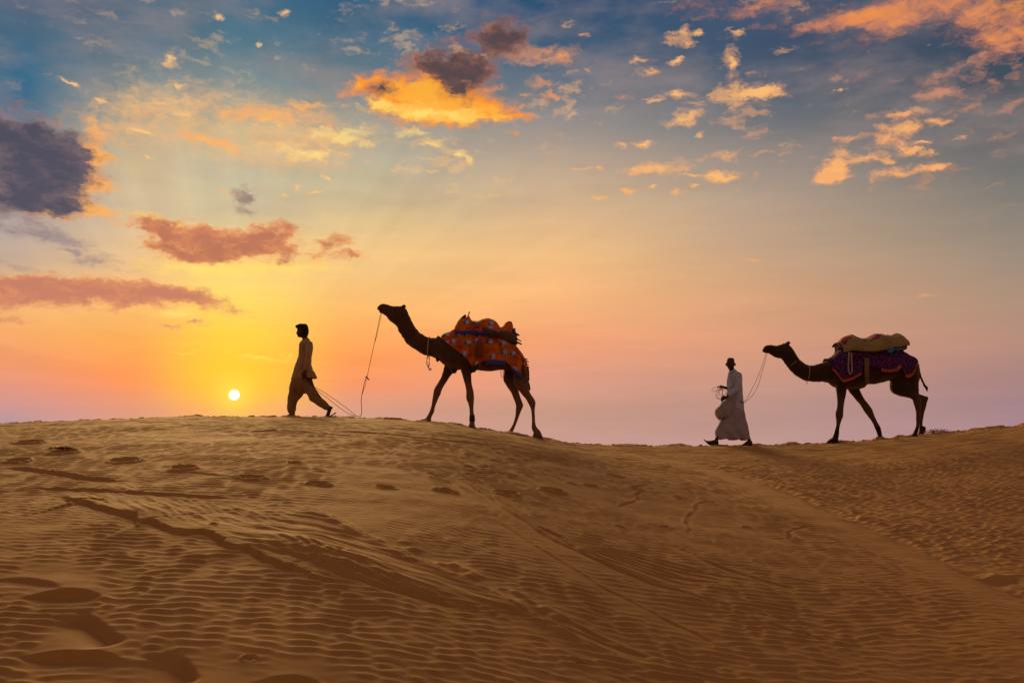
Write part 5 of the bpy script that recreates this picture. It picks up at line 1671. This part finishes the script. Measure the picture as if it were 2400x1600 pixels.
# collar and pocket
link('collar', Shape().tube([P3(VD, 532, 448, -.075), P3(VD, 560, 440, -.085), P3(VD, 600, 408, -.055), P3(VD, 612, 396, .0)], [.012, .018, .018, .016], n=8, sub=3).mesh('collar'), M['shirt'], man)
link('pocket', ribbon([P3(VD, 566, 570, -.178), P3(VD, 566, 600, -.180), P3(VD, 570, 640, -.178)], .055, .012).mesh('pocket'), M['shirt'], man, smooth=False)
# long wrap
sh = Shape()
W_ = [(505, 860, 735, 860, .15), (470, 950, 742, 950, .16), (440, 1030, 752, 1030, .165), (405, 1100, 765, 1090, .17), (380, 1170, 790, 1165, .17), (352, 1250, 810, 1245, .165), (334, 1320, 828, 1318, .155), (328, 1366, 838, 1380, .145), (345, 1372, 836, 1392, .13)]
sh.loft(pairs(VD, W_), n=30, power=2.4)
wr_ = sh.skin('wrap_skirt', .0085, 2)


def skirt_folds(c):
    u = c[:, 0] * 26 + c[:, 2] * 9 + 2.0 * vnoise(c, 4, 2)
    return .018 * np.sin(u) * np.clip(1.0 - c[:, 2], .2, 1) + .007 * vnoise(c * np.array([1, 1, .4]), 22, 3)


displace(wr_, skirt_folds)
link('wrap_skirt', wr_, M['lungi'], man)
for nm, P, y in (('shoe', [(178, 1384), (200, 1402), (250, 1452), (310, 1468), (360, 1468), (386, 1452)], -.06), ('shoe', [(690, 1474), (740, 1480), (800, 1480), (860, 1462)], .06)):
    link(nm, ribbon([P3(VD, a, b, y) for a, b in P], [.03, .07, .09, .09, .07, .05][:len(P)], .014, (0, 1, 0)).mesh('shoe'), M['leather'], man, smooth=False)


# ================================================================ ropes
def rope(v, root, pts, r, mat, ys=None, sub=4, name='cord'):
    P = []
    for i, (a, b) in enumerate(pts):
        yy_ = ys[i] if ys else 0
        x, z = v(a, b, yy_)
        P.append((x, yy_, z))
    return link(name, Shape().tube(P, r, n=6, sub=sub).mesh(name), mat, root)


lr = thing('lead_rope', (VC.bx, VC.by, VC.bz), 'thin lead rope from the front camel muzzle down to the sand and the boy hand', 'rope')
rope(VC, lr, [(1582, 28), (1560, 120), (1526, 290), (1500, 410), (1470, 540), (1440, 680), (1408, 830), (1392, 885)], .0048, M['rope'], [-.05, -.05, -.05, -.05, -.05, -.05, -.05, -.05])
rope(VC, lr, [(1592, 28), (1574, 130), (1536, 290), (1506, 410)], .0032, M['rope'], [.05, .03, .0, -.05])
rope(VC, lr, [(1388, 880), (1360, 970), (1334, 1090), (1320, 1160), (1316, 1240), (1322, 1330), (1318, 1400), (1296, 1424), (1262, 1424), (1240, 1412)], .0058, M['rope'], [-.05] * 6 + [-.1] * 4)
rope(VC, lr, [(1398, 890), (1376, 980), (1348, 1070), (1328, 1130)], .0036, M['rope'], [-.05] * 4)
rope(VC, lr, [(1256, 1422), (1160, 1345), (1060, 1270), (940, 1185), (820, 1105), (705, 1040), (640, 1000), (560, 935), (545, 880)], .0042, M['rope'], [-.1, -.12, -.14, -.16, -.18, -.2, -.22, -.24, -.235])
rope(VC, lr, [(1240, 1420), (1140, 1385), (1040, 1320), (940, 1245), (840, 1165), (740, 1095), (690, 1050), (620, 985), (550, 905), (545, 880)], .0042, M['rope'], [-.1, -.12, -.14, -.16, -.18, -.2, -.21, -.22, -.24, -.235])
sh = Shape()
for a, b, c, d_ in ((1380, 882, 1412, 918), (1400, 905, 1425, 932), (1378, 895, 1400, 878)):
    (xa, za), (xb, zb) = VC(a, b, -.05), VC(c, d_, -.05)
    sh.tube([(xa, -.05, za), (xb, -.05, zb)], [.012, .008], n=8)
link('knot', sh.mesh('knot'), M['leather'], lr)

lr2 = thing('lead_rope', (VD.bx, VD.by, VD.bz), 'thin lead rope sagging from the rear camel muzzle, spare loops coiled in hand', 'rope')
rope(VD, lr2, [(1054, 172), (1030, 260), (985, 390), (930, 530), (860, 670), (790, 800), (745, 865), (738, 868)], .0040, M['rope'], [.5, .45, .35, .2, .05, -.05, -.1, -.1])
rope(VD, lr2, [(1072, 172), (1050, 270), (1005, 420), (960, 580), (900, 710), (840, 790), (780, 838), (738, 868)], .0040, M['rope'], [.6, .5, .4, .25, .1, 0, -.06, -.1])
rope(VD, lr2, [(738, 868), (705, 850), (690, 845)], .0075, M['leather'], [-.1, -.17, -.12], name='knot')
loops = [[(425, 660), (360, 645), (310, 660), (290, 690), (310, 708), (350, 695), (400, 660), (425, 650)],
         [(420, 670), (365, 690), (348, 740), (352, 780), (380, 808), (420, 815), (440, 800)],
         [(410, 670), (372, 720), (360, 765), (385, 800), (430, 818)],
         [(420, 675), (385, 710), (385, 750), (420, 775), (440, 790)],
         [(430, 670), (395, 720), (400, 745), (430, 745), (445, 710), (435, 672)],
         [(440, 665), (470, 690), (485, 720), (490, 760)], [(445, 670), (440, 720), (440, 780)]]
for i, P in enumerate(loops):
    k = len(P)
    rope(VD, lr2, P, .0034 if i != 6 else .006, M['rope'], [-.08 - .16 * (j / (k - 1)) if P[-1][1] > 730 else -.1 for j in range(k)], name='loop')


# ================================================================ small things on the sand
def tuft(px, py, dist, n, h, spread, label, seed):
    rs = np.random.RandomState(seed)
    d_ = ray(px, py)
    x = d_.x / d_.y * dist
    z = ground_height(x, dist)
    rt = thing('dry_tuft', (x, dist, z - .01), label, 'plant')
    sh_ = Shape()
    for i in range(n):
        a = rs.randn() * spread
        b = rs.randn() * .07
        hh = h * (.3 + .8 * rs.rand()) * math.exp(-(a / spread) ** 2 * .35)
        l1, l2 = rs.randn() * .05, rs.randn() * .05
        sh_.tube([(a, b, 0), (a + l1 * .5, b, hh * .55), (a + l1 + l2, b + l2, hh)], [.0035, .003, .0015], n=4)
        if rs.rand() < .8:
            k = rs.rand() * .07 - .035
            sh_.tube([(a + l1 * .5, b, hh * .5), (a + l1 * .5 + k, b, hh * .75)], [.003, .001], n=4)
        if rs.rand() < .7:
            sh_.ball((a + l1 + l2, b + l2, hh), (.010, .008, .006), 6)
    link('twigs', sh_.mesh('twigs'), M['twig'], rt, smooth=False)
    return rt


tuft(2200, 1010, float(crest_y(20 * 1000 / 2355)) + .03, 90, .085, .16, 'dry orange tuft of broken twigs on the crest behind the rear camel', 3)
g = ground_at(150, 1056)
rs = np.random.RandomState(9)
rt = thing('twig_litter', (g[0], g[1], ground_height(*g)), 'dark crumpled twig lying on the sand at far left', 'twig')
sh = Shape()
for i in range(16):
    a, b = rs.randn() * .045, rs.randn() * .03
    sh.tube([(a, b, .0), (a + rs.randn() * .02, b + rs.randn() * .02, .012 + .012 * rs.rand()), (a + rs.randn() * .04, b + rs.randn() * .02, .004)], [.005, .006, .003], n=5)
link('twigs', sh.mesh('twigs'), M['wood'], rt, smooth=False)
for k in ('floor',):
    pass
